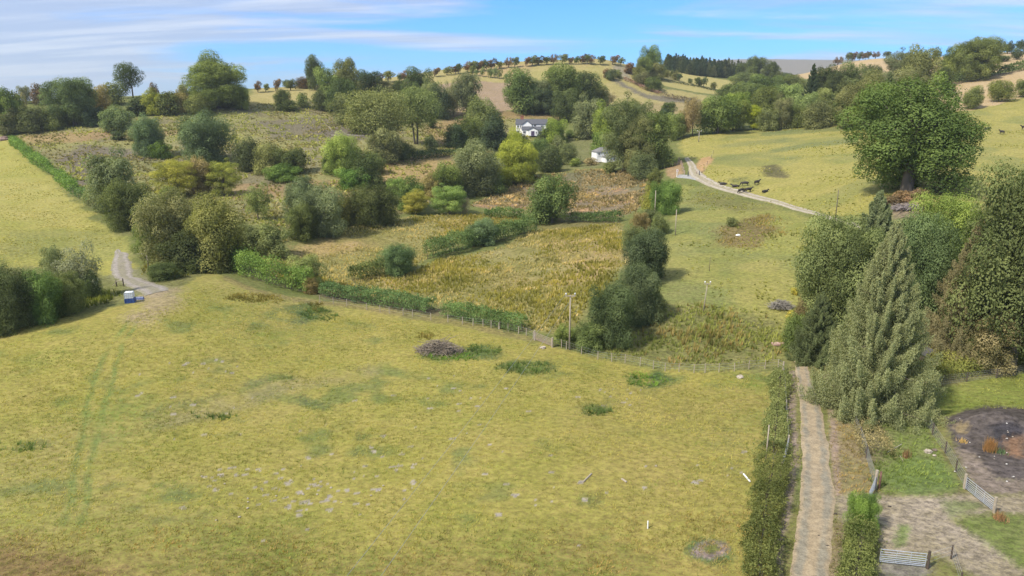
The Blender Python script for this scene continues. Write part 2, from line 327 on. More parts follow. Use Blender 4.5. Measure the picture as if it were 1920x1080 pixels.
# rough hillside
HILL = [(22,262),(60,240),(150,238),(250,225),(420,205),(480,195),(620,190),(720,165),(900,215),(1000,225),(1000,262),(930,300),(870,355),(760,400),(640,420),(500,470),(440,470),(340,380),(250,350),(150,360),(90,300)]
paint(HILL, (.31,.27,.09), (.20,.185,.06), 4, 2, 1.0)
s_, w_ = mask(world_poly(HILL), 3, 1)
t1 = (w_*sm(wl1[s_], .50, .62)*.7)[:, None]; CA[s_] = CA[s_]*(1-t1) + np.array((.22,.175,.09))*t1; CB[s_] = CB[s_]*(1-t1) + np.array((.15,.12,.065))*t1
t1 = (w_*sm(1-wl2[s_], .52, .66)*.6)[:, None]; CA[s_] = CA[s_]*(1-t1) + np.array((.30,.26,.065))*t1
for pp, kk in [([(100,300),(160,272),(270,285),(300,310),(240,335),(165,345)], .85), ([(130,335),(200,330),(200,352),(150,360)], .7), ([(480,228),(600,218),(690,235),(700,258),(640,270),(520,262)], .7), ([(520,300),(620,290),(600,310),(520,330)], .5), ([(160,250),(260,245),(250,262),(180,268)], .5), ([(560,232),(680,240),(720,262),(620,262)], .6)]:
    paint(pp, (.185,.145,.09), (.125,.10,.065), 4, 2, 1.0, kk)
for pp in [[(30,255),(150,246),(280,246),(400,240),(400,250),(240,258),(60,272)], [(840,205),(1050,212),(1050,222),(840,224)], [(800,230),(890,222),(890,262),(800,275)], [(560,340),(740,335),(700,360),(600,385)], [(440,345),(560,350),(500,380),(430,372)]]:
    paint(pp, (.40,.25,.10), (.27,.16,.07), 3, 2, .8, .65)
paint([(720,302),(800,288),(870,285),(860,312),(790,345),(720,345),(700,322)], (.44,.30,.115), (.27,.19,.06), 2, 1, .8)
paint([(200,300),(330,300),(300,350),(210,355)], (.27,.25,.07), (.17,.165,.05), 3, 2, .9, .8)
# fields below the skyline
paint([(440,200),(480,165),(700,148),(950,116),(1180,110),(1215,130),(1240,165),(1330,180),(1330,240),(1150,240),(1060,200),(900,210),(700,175),(560,190)], (.42,.325,.105), (.30,.25,.08), 3, 2, .6)
paint([(800,205),(825,158),(870,150),(1010,160),(960,205),(900,218)], (.37,.255,.13), (.27,.19,.095), 2, 1, .6)
paint([(1000,135),(1120,128),(1150,150),(1100,170),(1000,150)], (.38,.31,.09), (.29,.26,.07), 4, 2, .5, .8)
paint([(900,128),(1000,118),(990,138),(880,146)], (.46,.31,.13), (.35,.24,.10), 2, 1, .5, .7)
paint([(1240,128),(1300,140),(1395,155),(1370,180),(1300,172),(1240,160)], (.42,.34,.10), (.34,.28,.085), 2, 1, .5)
paint([(1150,122),(1190,130),(1180,150),(1150,140)], (.30,.25,.15), (.2,.17,.12), 3, 2, .8, .7)
band([(1150,150),(1210,180),(1260,188),(1310,190)], [6,8,10,8], (.17,.14,.10), (.10,.09,.06), .8, 3, 2, None, 1)
paint([(1130,195),(1300,192),(1330,215),(1300,240),(1140,238)], (.38,.26,.11), (.24,.19,.07), 5, 3, .8, .7)
# stubble on the right-hand hills
STB = (.49,.35,.16); STB2 = (.41,.285,.125)
paint([(1480,143),(1580,112),(1700,100),(1770,95),(1760,140),(1700,170),(1600,160),(1520,150)], STB, STB2, 2, 1, .4)
paint([(1740,160),(1840,147),(1930,126),(2300,90),(2300,180),(1930,180),(1850,202),(1780,215),(1740,190)], STB, STB2, 1, .5, .4)
paint([(1750,112),(1930,88),(2300,60),(2300,88),(1930,118),(1840,142),(1740,156)], STB, STB2, 1, .5, .4)
paint([(1690,100),(1790,92),(1790,100),(1700,106)], (.17,.25,.06), (.14,.22,.05), 1, .5, .3)
# right-hand pasture
RGT = [(1275,258),(1400,245),(1500,238),(1610,235),(1700,215),(1825,207),(1930,182),(2300,170),(2300,420),(1930,310),(1880,360),(1840,400),(1780,420),(1690,400),(1600,412),(1450,382),(1345,350),(1320,330),(1310,300),(1275,290)]
paint(RGT, (.375,.305,.072), (.26,.235,.055), 2, 1, .45)
s_, w_ = mask(world_poly(RGT), 2, 1)
t1 = (w_*sm(wl1[s_], .52, .66)*.55)[:, None]; CA[s_] = CA[s_]*(1-t1) + np.array((.22,.215,.055))*t1; CB[s_] = CB[s_]*(1-t1) + np.array((.16,.18,.05))*t1
for c_, kk in [([(1430,252),(1500,246),(1600,240)], .6), ([(1440,285),(1520,272),(1610,262)], .6), ([(1350,275),(1420,268),(1480,262)], .4), ([(1330,300),(1420,290),(1500,300)], .35)]:
    band(c_, [6,9,8], (.13,.16,.055), (.11,.14,.05), kk, 2.5, 1.5, None, .8)
paint([(1425,312),(1460,308),(1475,322),(1470,335),(1430,330)], (.17,.14,.05), (.11,.10,.035), 1.5, 1, 1)
paint([(1370,335),(1395,332),(1400,342),(1372,345)], (.2,.19,.05), (.13,.13,.04), 1.5, 1, 1, .8)
paint([(1700,360),(1780,350),(1850,370),(1860,400),(1780,420),(1700,410)], (.36,.25,.09), (.26,.2,.065), 3, 2, .6, .6)
paint([(1650,372),(1720,368),(1720,410),(1670,412)], (.27,.19,.11), (.18,.13,.08), 1.5, 1, 1, .8)
# bank inside the bend of the far track
paint([(1300,320),(1312,298),(1330,293),(1338,298),(1318,325)], (.50,.31,.12), (.36,.22,.09), .5, .5, .6)
paint([(1248,312),(1275,300),(1280,325),(1265,335),(1250,330)], (.38,.27,.12), (.30,.18,.08), 1, .5, .8)
# pasture between the far track and the old hedge
VAL = [(1250,345),(1290,345),(1345,362),(1450,390),(1575,420),(1520,480),(1490,560),(1475,655),(1440,690),(1200,690),(1100,665),(1150,620),(1240,540),(1255,430)]
paint(VAL, (.315,.272,.064), (.205,.205,.048), 2, 1, .6)
s_, w_ = mask(world_poly(VAL), 2, 1)
t1 = (w_*sm(wl1[s_], .50, .64)*.6)[:, None]; CA[s_] = CA[s_]*(1-t1) + np.array((.20,.20,.06))*t1; CB[s_] = CB[s_]*(1-t1) + np.array((.13,.16,.045))*t1
paint([(1340,430),(1400,410),(1450,400),(1450,440),(1400,465),(1345,462)], (.25,.175,.06), (.13,.10,.035), 2, 1.5, 1, .9)
paint([(1290,355),(1400,372),(1440,392),(1380,400),(1300,378)], (.23,.19,.055), (.13,.13,.035), 3, 2, 1, .8)
paint([(1215,585),(1300,570),(1440,590),(1475,640),(1440,690),(1250,690),(1110,668),(1160,625)], (.235,.20,.06), (.125,.13,.035), 2, 1.5, 1, .9)
paint([(1380,500),(1480,480),(1500,540),(1440,580),(1360,560)], (.37,.30,.08), (.27,.24,.06), 5, 3, .5, .7)
# rush fields
RU1 = [(470,500),(600,445),(680,418),(780,405),(900,402),(1000,408),(905,440),(800,480),(750,515),(660,530),(590,548)]
RU2 = [(600,545),(665,525),(760,515),(830,485),(940,465),(1000,432),(1165,420),(1170,500),(1120,560),(1060,625),(1000,620),(830,575)]
paint(RU1, (.31,.255,.075), (.19,.17,.045), 1.5, 1, .9)
paint(RU2, (.32,.26,.08), (.19,.17,.045), 1.5, 1, .9)
for pp, kk in [([(540,475),(620,442),(690,435),(700,470),(600,482)], .9), ([(825,415),(900,410),(890,430),(830,435)], .8), ([(1015,430),(1160,425),(1160,480),(1110,540),(1050,500),(1020,460)], .8), ([(880,545),(950,500),(1010,525),(960,560)], .5), ([(700,545),(800,500),(860,500),(820,540)], .6), ([(1020,520),(1110,510),(1090,540),(1020,545)], .6)]:
    paint(pp, (.42,.29,.11), (.30,.21,.07), 3, 2, .7, kk)
paint([(590,548),(660,530),(700,560),(840,580),(840,592),(640,566)], (.17,.115,.055), (.11,.075,.04), 2, 1, 1, .7)
paint([(1000,405),(1165,415),(1160,425),(1000,428)], (.24,.18,.06), (.15,.13,.04), 1, 1, .8, .7)
# brown verge on the field side of the trimmed hedge
band([(420,520),(480,548),(560,562),(640,572),(760,590),(860,607),(960,628),(1010,640)], [9,9,8,8,10,12,12,9], (.26,.19,.075), (.18,.145,.055), .6, .6, .5, None, .9)
for pp in (RU1, RU2):
    s_, w_ = mask(world_poly(pp), 2, 1); t1 = (w_*sm(fbm(gx[s_], gy[s_], 13, 141, 3), .47, .58)*.7)[:, None]; CA[s_] = CA[s_]*(1-t1) + np.array((.235,.195,.045))*t1; CB[s_] = CB[s_]*(1-t1) + np.array((.15,.14,.032))*t1
# bracken ground below the white houses
BRK = [(880,385),(960,352),(1010,330),(1100,318),(1220,322),(1240,335),(1215,380),(1170,405),(1080,410),(1060,395),(960,400)]
paint(BRK, (.30,.22,.10), (.15,.115,.07), 1.5, 1, 1)
s_, w_ = mask(world_poly(BRK), 2, 1)
t1 = (w_*sm(wl3[s_], .52, .64)*.8)[:, None]; CA[s_] = CA[s_]*(1-t1) + np.array((.50,.28,.10))*t1
t1 = (w_*sm(wl1[s_], .5, .6)*.6)[:, None]; CA[s_] = CA[s_]*(1-t1) + np.array((.17,.17,.06))*t1; CB[s_] = CB[s_]*(1-t1) + np.array((.085,.095,.035))*t1
paint([(930,340),(1060,312),(1130,310),(1120,320),(1000,330),(960,345)], (.26,.23,.06), (.15,.15,.04), 1, 1, .8, .8)
# garden ground by the houses
paint([(1000,262),(1100,240),(1140,300),(1120,315),(1020,315),(990,300)], (.22,.20,.07), (.13,.13,.045), 2, 1, .9, .8)
# rough ground left of the track, by the thicket
paint([(0,500),(100,495),(210,515),(250,540),(235,560),(150,590),(0,615)], (.22,.20,.055), (.14,.14,.04), 2, 1, .9, .8)
paint([(270,500),(400,470),(420,505),(390,512),(330,540),(275,530)], (.21,.185,.055), (.13,.125,.035), 1, .6, .9, .9)
# verges, dirt and paddocks on the right
paint([(1470,700),(1500,640),(1580,640),(1640,700),(1920,660),(2300,640),(2300,1300),(1440,1300),(1455,900)], (.25,.205,.065), (.145,.15,.04), .6, .4, .7)
paint([(1570,770),(1600,800),(1640,880),(1640,930),(1560,930),(1562,820)], (.30,.215,.09), (.19,.165,.06), .5, .4, .7)
paint([(1650,700),(1700,740),(1760,850),(1805,915),(1760,935),(1650,925),(1640,850),(1600,780)], (.21,.215,.06), (.14,.165,.042), .6, .5, .7)
paint([(1700,850),(1770,870),(1805,915),(1700,930),(1655,900)], (.165,.21,.05), (.115,.165,.036), .6, .5, .6, .7)
paint([(1600,780),(1650,800),(1660,870),(1620,860)], (.24,.19,.09), (.15,.12,.05), .8, .6, 1, .8)
paint([(1730,730),(1920,695),(2300,640),(2300,780),(1920,765),(1800,770),(1770,785)], (.26,.245,.05), (.16,.19,.035), .5, .4, .6)
paint([(1770,788),(1800,768),(1860,760),(1925,765),(2200,780),(2200,900),(1925,905),(1860,895),(1812,880),(1790,840)], (.15,.12,.085), (.075,.06,.045), .6, .5, 1)
paint([(1855,800),(1915,792),(1930,830),(1880,835)], (.07,.06,.05), (.04,.036,.032), .6, .4, 1)
paint([(1790,795),(1818,792),(1812,815),(1795,812)], (.36,.26,.10), (.2,.15,.08), .4, .4, .8)
paint([(1890,825),(1930,820),(1930,860),(1895,858)], (.30,.16,.07), (.16,.10,.06), .6, .5, .9)
paint([(1790,840),(1830,850),(1870,900),(1930,900),(1930,925),(1840,925),(1812,890)], (.30,.23,.145), (.17,.13,.085), .5, .4, .9)
DIRT = ((.38,.30,.17), (.27,.215,.12))
paint([(1560,935),(1600,925),(1660,930),(1760,935),(1812,925),(1870,930),(2200,915),(2200,960),(1870,962),(1780,975),(1860,1010),(1920,1060),(1930,1090),(1850,1090),(1760,1040),(1650,1040),(1640,985),(1560,975)], *DIRT, .6, .5, .8)
paint([(1640,1050),(1750,1055),(1740,1090),(1660,1090)], (.28,.23,.17), (.16,.15,.10), .5, .4, .8, .8)
paint([(1790,975),(1870,960),(1930,965),(1930,1075),(1870,1030)], (.20,.21,.055), (.13,.165,.035), .8, .6, .7, .85)
paint([(1760,940),(1830,940),(1850,950),(1780,972)], (.19,.21,.06), (.12,.16,.035), .5, .4, .7, .7)
paint([(1680,985),(1705,985),(1700,1020),(1675,1030)], (.18,.23,.05), (.12,.17,.03), .4, .3, .7, .8)
paint([(1600,975),(1645,975),(1655,1080),(1560,1090),(1570,1000)], (.22,.20,.07), (.14,.14,.045), .5, .3, .8, .8)
paint([(1560,978),(1585,978),(1578,1090),(1552,1090)], (.33,.235,.11), (.19,.15,.07), .4, .3, .8, .9)
band([(1548,700),(1560,780),(1566,840),(1570,930)], [10,12,14,12], (.38,.265,.165), (.30,.21,.13), .8, .25, .2)
band([(1484,695),(1486,760),(1493,840),(1492,880),(1478,920),(1474,960),(1462,1010),(1450,1090)], [16,14,12,18,16,12,16,20], (.34,.25,.16), (.26,.19,.12), .9, .25, .2)
paint([(1492,880),(1510,870),(1505,945),(1480,960)], (.19,.19,.06), (.13,.15,.035), .25, .2, .7, .8)
paint([(1300,1012),(1345,1008),(1372,1025),(1372,1045),(1335,1062),(1290,1050),(1280,1030)], (.085,.14,.04), (.06,.11,.03), 1.0, .5, .9)
paint([(1312,1018),(1340,1012),(1366,1022),(1368,1035),(1335,1050),(1300,1045),(1295,1035)], (.34,.25,.17), (.24,.17,.11), .35, .3, .8)
paint([(1322,1022),(1345,1018),(1352,1030),(1335,1040),(1318,1034)], (.20,.19,.05), (.13,.15,.035), .2, .2, .7)
# small mole hills and pale bare spots in the near pasture
r2 = np.random.default_rng(3); spots = []
for cx_, cy_, sx_, sy_, n__ in [(560,925,110,38,58),(360,690,60,16,12),(430,890,50,12,8),(1150,735,45,16,14),(760,880,130,50,26),(330,760,90,40,9),(800,730,120,30,12),(640,800,200,60,14),(1100,900,200,60,22),(1380,870,25,40,5)]:
    spots += [(r2.normal(cx_, sx_*.7), r2.normal(cy_, sy_*.7)) for _ in range(n__)]
hp = hits([s[0] for s in spots], [s[1] for s in spots])
for (x_, y_, _, _) in hp:
    rr = r2.uniform(.10, .28); d2 = ((gx-x_)/1.3)**2 + (gy-y_)**2; s = np.where(d2 < rr*rr)[0]
    if len(s) == 0: s = np.array([np.argmin(d2)])
    CA[s] = (.40,.33,.22); CB[s] = (.31,.26,.16)
RR = np.hypot(gx, gy); kf = np.clip((RR-1100)/500, 0, 1)[:, None]; CA = CA*(1-kf)+np.array((.27, .215, .14))*kf; CB = CB*(1-kf)+np.array((.17, .155, .09))*kf
CA *= np.array((.80, .845, 1.15)); CB *= np.array((.87, .91, .98))
me = mesh_arrays("ground", np.stack([gx, gy, gz], 1), gq, gt, True, {"ca": CA, "cb": CB, "amp": AMP})
gm, nt, N, Lk, o = mk("ground_cover")
p = N.new("ShaderNodeBsdfPrincipled"); p.inputs["Roughness"].default_value = .95; p.inputs["Specular IOR Level"].default_value = .12; Lk.new(p.outputs[0], o.inputs[0])
tc = N.new("ShaderNodeTexCoord")
def nz(scale, detail=4, rough=.6, st=None):
    x = N.new("ShaderNodeTexNoise"); x.inputs["Scale"].default_value = scale; x.inputs["Detail"].default_value = detail; x.inputs["Roughness"].default_value = rough
    if st:
        mp = N.new("ShaderNodeMapping"); mp.inputs["Scale"].default_value = st; mp.inputs["Rotation"].default_value = (0, 0, .35); Lk.new(tc.outputs["Object"], mp.inputs[0]); Lk.new(mp.outputs[0], x.inputs["Vector"])
    else: Lk.new(tc.outputs["Object"], x.inputs["Vector"])
    return x.outputs[0]
def gmth(op, a, b, clamp=False):
    n = N.new("ShaderNodeMath"); n.operation = op; n.use_clamp = clamp
    for i, v in enumerate((a, b)):
        if isinstance(v, (int, float)): n.inputs[i].default_value = v
        else: Lk.new(v, n.inputs[i])
    return n.outputs[0]
fine = nz(4.2, 7, .75, (1, 1.2, 1)); mid = nz(.75, 4, .62, (1, 1.5, 1)); big = nz(.13, 4, .55)
at = {}
for k in ("ca", "cb", "amp"):
    a_ = N.new("ShaderNodeAttribute"); a_.attribute_name = k; at[k] = a_
fsum = gmth('ADD', gmth('ADD', gmth('MULTIPLY', fine, .85), gmth('MULTIPLY', mid, .40)), gmth('MULTIPLY', big, .45))   # mean .85
mr = N.new("ShaderNodeMapRange"); mr.inputs[1].default_value = .72; mr.inputs[2].default_value = .98; Lk.new(fsum, mr.inputs[0])
mx = N.new("ShaderNodeMix"); mx.data_type = 'RGBA'; Lk.new(mr.outputs[0], mx.inputs[0]); Lk.new(at["ca"].outputs["Color"], mx.inputs[6]); Lk.new(at["cb"].outputs["Color"], mx.inputs[7])
# dark and light flecks of tussock, stronger in the rough ground
fl = N.new("ShaderNodeMapRange"); fl.inputs[1].default_value = .40; fl.inputs[2].default_value = .60; fl.inputs[3].default_value = -1; fl.inputs[4].default_value = 1
Lk.new(gmth('ADD', gmth('MULTIPLY', fine, .6), gmth('MULTIPLY', nz(1.5, 3, .6, (1, 1.3, 1)), .4)), fl.inputs[0])
val = gmth('ADD', 1.0, gmth('MULTIPLY', fl.outputs[0], gmth('ADD', .20, gmth('MULTIPLY', at["amp"].outputs["Fac"], .38))))
hs = N.new("ShaderNodeHueSaturation"); Lk.new(mx.outputs[2], hs.inputs["Color"]); Lk.new(val, hs.inputs["Value"]); Lk.new(hs.outputs[0], p.inputs["Base Color"])
b = N.new("ShaderNodeBump"); b.inputs["Strength"].default_value = .8; b.inputs["Distance"].default_value = .10
Lk.new(gmth('MULTIPLY', fine, gmth('ADD', .5, at["amp"].outputs["Fac"])), b.inputs["Height"]); Lk.new(b.outputs[0], p.inputs["Normal"])
new_obj("ground", me, gm, None, {"kind": "structure"})

# ------------------------------------------------------------------ roads and tracks
def strip(name, rows, mat, lift=.06, nu=9, per=1.0, ragged=.15, kerb=.5):
    """rows: (left x, left y, right x, right y) in photo pixels"""
    Lh = hits([r[0] for r in rows], [r[1] for r in rows])[:, :2]; Rh = hits([r[2] for r in rows], [r[3] for r in rows])[:, :2]
    cen = (Lh+Rh)/2; seg = np.hypot(*(cen[1:]-cen[:-1]).T); s = np.concatenate([[0], np.cumsum(seg)]); n = max(4, int(s[-1]/per)); q = np.linspace(0, s[-1], n)
    def cr(a):
        # smooth by double box filtering of the linear interpolation
        o_ = np.interp(q, s, a); k = max(1, int(2.5/per))
        pad = np.concatenate([np.full(k, o_[0])*2-o_[1:k+1][::-1], o_, np.full(k, o_[-1])*2-o_[-k-1:-1][::-1]]); return np.convolve(pad, np.ones(2*k+1)/(2*k+1), 'valid')
    L2 = np.stack([cr(Lh[:, 0]), cr(Lh[:, 1])], 1); R2 = np.stack([cr(Rh[:, 0]), cr(Rh[:, 1])], 1)
    d = R2-L2; d /= np.hypot(*d.T)[:, None]; wob = (fbm(q, q*0, 2.2, 77, 3)-.5)*2*ragged; wob2 = (fbm(q, q*0+9, 2.2, 87, 3)-.5)*2*ragged
    L2 = L2 + d*wob[:, None]; R2 = R2 + d*wob2[:, None]
    u = np.linspace(0, 1, nu); X = L2[:, None, 0]*(1-u)+R2[:, None, 0]*u; Y = L2[:, None, 1]*(1-u)+R2[:, None, 1]*u
    Z = H(X.ravel(), Y.ravel()) + lift*np.tile(np.where((u > 0) & (u < 1), 1, -.4), n)
    v = np.stack([X.ravel(), Y.ravel(), Z], 1); i = np.arange(n-1)[:, None]*nu; j = np.arange(nu-1)[None]
    qd = np.stack([i+j, i+j+1, i+nu+j+1, i+nu+j], -1).reshape(-1, 4)
    return new_obj(name, mesh_arrays(name, v, qd, None, True, {"u": np.tile(u, n)}), mat, None, {"kind": "structure"})
def road_mat(name, base, rut, crown, spec=.2):
    m, nt, N, L, o = mk(name); p = N.new("ShaderNodeBsdfPrincipled"); p.inputs["Roughness"].default_value = .92; p.inputs["Specular IOR Level"].default_value = spec; L.new(p.outputs[0], o.inputs[0])
    t = N.new("ShaderNodeTexCoord"); a = N.new("ShaderNodeAttribute"); a.attribute_name = "u"
    def m2(op, x, y):
        n = N.new("ShaderNodeMath"); n.operation = op
        for i, v in enumerate((x, y)):
            if isinstance(v, (int, float)): n.inputs[i].default_value = v
            else: L.new(v, n.inputs[i])
        return n.outputs[0]
    def ns(s, d=5):
        x = N.new("ShaderNodeTexNoise"); x.inputs["Scale"].default_value = s; x.inputs["Detail"].default_value = d; x.inputs["Roughness"].default_value = .65; L.new(t.outputs["Object"], x.inputs["Vector"]); return x.outputs[0]
    n1 = ns(.5); n2 = ns(7)
    # distance to the nearer wheel rut
    du = m2('ABSOLUTE', m2('SUBTRACT', m2('ABSOLUTE', m2('SUBTRACT', a.outputs["Fac"], .5), 0), .27), 0)
    w = N.new("ShaderNodeMapRange"); w.interpolation_type = 'SMOOTHSTEP'; w.inputs[1].default_value = .02; w.inputs[2].default_value = .16; w.inputs[3].default_value = 1; w.inputs[4].default_value = 0
    L.new(m2('ADD', du, m2('MULTIPLY', m2('SUBTRACT', n1, .5), .35)), w.inputs[0])
    mx = N.new("ShaderNodeMix"); mx.data_type = 'RGBA'; L.new(w.outputs[0], mx.inputs[0]); mx.inputs[6].default_value = (*crown, 1); mx.inputs[7].default_value = (*rut, 1)
    r = N.new("ShaderNodeMapRange"); r.inputs[1].default_value = .45; r.inputs[2].default_value = .62; L.new(n1, r.inputs[0])
    mx2 = N.new("ShaderNodeMix"); mx2.data_type = 'RGBA'; L.new(m2('MULTIPLY', r.outputs[0], .6), mx2.inputs[0]); L.new(mx.outputs[2], mx2.inputs[6]); mx2.inputs[7].default_value = (*base, 1)
    h = N.new("ShaderNodeHueSaturation"); L.new(mx2.outputs[2], h.inputs["Color"]); L.new(m2('ADD', -.35, m2('ADD', m2('MULTIPLY', n2, 1.3), m2('MULTIPLY', ns(1.6), 1.4))), h.inputs["Value"]); L.new(h.outputs[0], p.inputs["Base Color"])
    b = N.new("ShaderNodeBump"); b.inputs["Strength"].default_value = .5; b.inputs["Distance"].default_value = .03; L.new(n2, b.inputs["Height"]); L.new(b.outputs[0], p.inputs["Normal"])
    return m
lane = [(1455,1240,1548,1240),(1480,1080,1558,1080),(1487,1040,1560,1040),(1492,1000,1562,1000),(1497,960,1564,960),(1502,930,1566,930),(1501,895,1563,895),(1501,860,1558,860),(1500,820,1551,820),(1499,780,1543,780),(1496,740,1532,740),(1492,700,1520,700),(1490,670,1510,670),(1489,650,1506,650),(1488,636,1502,636)]
strip("lane", lane, road_mat("lane_surface", (.295,.24,.165), (.225,.20,.15), (.305,.24,.155)), .06, 11, .5, .28)
ft = [(1283,296,1291,296),(1287,303,1297,302),(1291,311,1304,309),(1290,321,1309,318),(1293,331,1318,326),(1305,338,1327,333),(1322,346,1345,343),(1345,354,1363,350),(1375,362,1390,357),(1400,369,1412,364),(1430,376,1442,372),(1470,387,1478,383),(1510,398,1518,394),(1550,409,1556,406),(1590,421,1596,418),(1620,432,1628,429)]
# in photo pixels the track runs across the slope: left edge is the lower edge
strip("farm_track", [(a, b+1.2, c, d-1.2) for a, b, c, d in ft], road_mat("track_surface", (.33,.285,.23), (.37,.33,.27), (.27,.235,.15)), .10, 9, 1.0, .2)
strip("track_apron", [(1268,333,1274,327),(1280,335,1283,328),(1292,335,1296,327),(1306,339,1312,329)], road_mat("apron_surface", (.30,.295,.285), (.29,.29,.29), (.30,.29,.27)), .08, 7, .8, .1)
strip("gravel_track", [(219,468,224,467),(217,477,237,473),(212,487,245,483),(209,499,248,495),(210,511,247,506),(216,521,252,514),(228,531,264,522),(242,540,284,529),(256,548,302,535),(272,555,320,544)], road_mat("gravel_surface", (.25,.22,.19), (.28,.25,.22), (.22,.20,.14)), .06, 9, .6, .7)
# ------------------------------------------------------------------ foliage builders
def unit(n, r):
    a = r.normal(size=(n, 3)); return a/np.linalg.norm(a, axis=1)[:, None]
def diamonds(c, nrm, size, r, asp=.62):
    n = len(c); t = np.cross(nrm, unit(n, r)); t /= np.linalg.norm(t, axis=1)[:, None]+1e-9; b = np.cross(nrm, t)
    b /= np.linalg.norm(b, axis=1)[:, None]+1e-9
    s = (size*.5)[:, None]; V = np.stack([c-t*s, c-b*s*asp, c+t*s, c+b*s*asp], 1).reshape(-1, 3)
    return V, np.arange(4*n).reshape(-1, 4)
def crown_arrays(seed, K, n, leaf, z0=.1, top=1.0, lump=.22, rc=(.10,.19), flat=.75, wind=0, under=.35, shellbias=2.2, power=2.2, rough=0.0):
    r = np.random.default_rng(seed); d = unit(K*3, r)
    # spread the clumps: greedy farthest choice
    rad = r.random(K*3)**(1/shellbias); lob = unit(7, r); lob[:, 2] = np.abs(lob[:, 2])*.8-.15; lw = r.uniform(.7, 1, 7)
    L = 1-lump*1.5 + lump*1.5*np.max(np.clip((d@lob.T-.35)/.5, 0, 1)*lw, axis=1) - lump*.4*r.random(K*3)
    hz = (top-z0)/2; cz = (top+z0)/2; R0 = np.mean(rc)
    s = np.sign(d[:, 2])*np.abs(d[:, 2])**(2/power)
    P_ = np.stack([d[:, 0]*(.5-R0*.8)*rad*L, d[:, 1]*(.5-R0*.8)*rad*L, cz + s*(hz-R0*.55)*rad*L], 1)
    keep = [0]; dist = np.linalg.norm(P_-P_[0], axis=1)
    for _ in range(K-1):
        i = int(np.argmax(dist*(.6+.4*r.random(K*3)))); keep.append(i); dist = np.minimum(dist, np.linalg.norm(P_-P_[i], axis=1))
    C = P_[keep]; rr = r.uniform(*rc, K); C[:, 0] += wind*(C[:, 2]-z0)
    w = rr**2; w /= w.sum(); ci = r.choice(K, n, p=w); u = unit(n, r); fl = u[:, 2] < -.15; u[fl & (r.random(n) < under), 2] *= -1
    rad2 = r.uniform(.5, 1.05, n)**.45; sub = 1 + .25*np.sin(u[:, 0]*7+ci)*np.sin(u[:, 1]*8+ci*2)*np.cos(u[:, 2]*6)
    c = C[ci] + u*(rr[ci]*rad2*sub)[:, None]*np.array([1, 1, flat]); c += r.normal(size=(n, 3))*leaf*(.15+rough)
    nr = u*1.0 + unit(n, r)*.50 + np.array([0, 0, .30]); nr /= np.linalg.norm(nr, axis=1)[:, None]
    q98 = np.percentile(np.hypot(c[:, 0], c[:, 1]), 99.2); lo_, hi_ = np.percentile(c[:, 2], [.7, 99.3]); fx = .5/q98; fz = (top-z0)/(hi_-lo_)
    for A_ in (c, C): A_[:, :2] *= fx; A_[:, 2] = z0+(A_[:, 2]-lo_)*fz
    V, Q = diamonds(c, nr, leaf*r.uniform(.6, 1.35, n), r)
    cv = r.normal(.5, .21, K); v = np.clip(cv[ci] + r.normal(0, .09, n), 0, 1)
    V[:, 2] = np.maximum(V[:, 2], 0.0)
    return V, Q, np.repeat(v, 4), C
def trunk_mb(seed, C, r0=.028, split=.28, nl=9, wind=0, multi=1, top=.72):
    r = np.random.default_rng(seed); m = MB()
    for k in range(multi):
        a = 2*math.pi*k/max(multi, 1)+r.random(); off = .02*(multi > 1); lean = .10*(multi > 1)
        base = np.array([math.cos(a)*off, math.sin(a)*off, -.03]); mid_ = np.array([math.cos(a)*(off+lean*.5), math.sin(a)*(off+lean*.5), split]); tp = np.array([math.cos(a)*(off+lean*1.6)+wind*.3, math.sin(a)*(off+lean*1.6), top])
        rk = r0/(multi**.5); m.tube([base, base*.6+mid_*.4+r.normal(size=3)*.006, mid_, (mid_+tp)/2+r.normal(size=3)*.02, tp], [rk*1.35, rk, rk*.85, rk*.5, rk*.15], 7)
        ids = r.choice(len(C), min(nl, len(C)), replace=False)
        for i in ids:
            c = C[i]; f = r.uniform(.0, .8); s = mid_*(1-f)+tp*f; q = (s+c)/2 + np.array([0, 0, -.03])
            m.tube([s, q, c], [rk*.42*(1.1-f), rk*.28, rk*.08], 5, False)
    return m
def two_mat(name, V, Q, v, m, leafmat, bark):
    tv = np.array([tuple(p) for p in m.v]); tq = [f for f in m.f if len(f) == 4]; tt = [f for f in m.f if len(f) > 4]
    V2 = np.concatenate([V, tv]); q2 = np.concatenate([Q, np.array(tq)+len(V)])
    me = mesh_arrays(name, V2, q2, None, False, {"v": np.concatenate([v, np.full(len(tv), .5)])})
    me.materials.append(leafmat); me.materials.append(bark)
    mi = np.zeros(len(q2), np.int32); mi[len(Q):] = 1; me.polygons.foreach_set("material_index", mi); return me
PROTO = {}
def proto(key, nvar, single=False, bark=MAT_BARK, tr=None, **kw):
    L = []
    for k in range(nvar):
        sd_ = sum(map(ord, key))*13+k*101; V, Q, v, C = crown_arrays(sd_, **kw); m = trunk_mb(sd_, C, **(tr or {}))
        if single: L.append((two_mat(key, V, Q, v, m, MAT_LEAF, bark), None))
        else:
            me = mesh_arrays(key, V, Q, None, False, {"v": v}); me.materials.append(MAT_LEAF); tm = m.mesh(key+"_trunk", True); tm.materials.append(bark); L.append((me, tm))
    PROTO[key] = L
proto('oakH', 3, K=150, n=84000, leaf=.0165, z0=.06, lump=.40, rc=(.045,.13), flat=.62, tr=dict(r0=.034, nl=16, split=.25))
proto('oakX', 1, K=150, n=90000, leaf=.0155, z0=.05, lump=.55, rc=(.04,.115), flat=.6, power=2.0, tr=dict(r0=.045, nl=26, split=.22, top=.8))
proto('rndM', 5, K=54, n=22000, leaf=.029, z0=.05, lump=.42, rc=(.06,.165), flat=.72, tr=dict(r0=.026, nl=9))
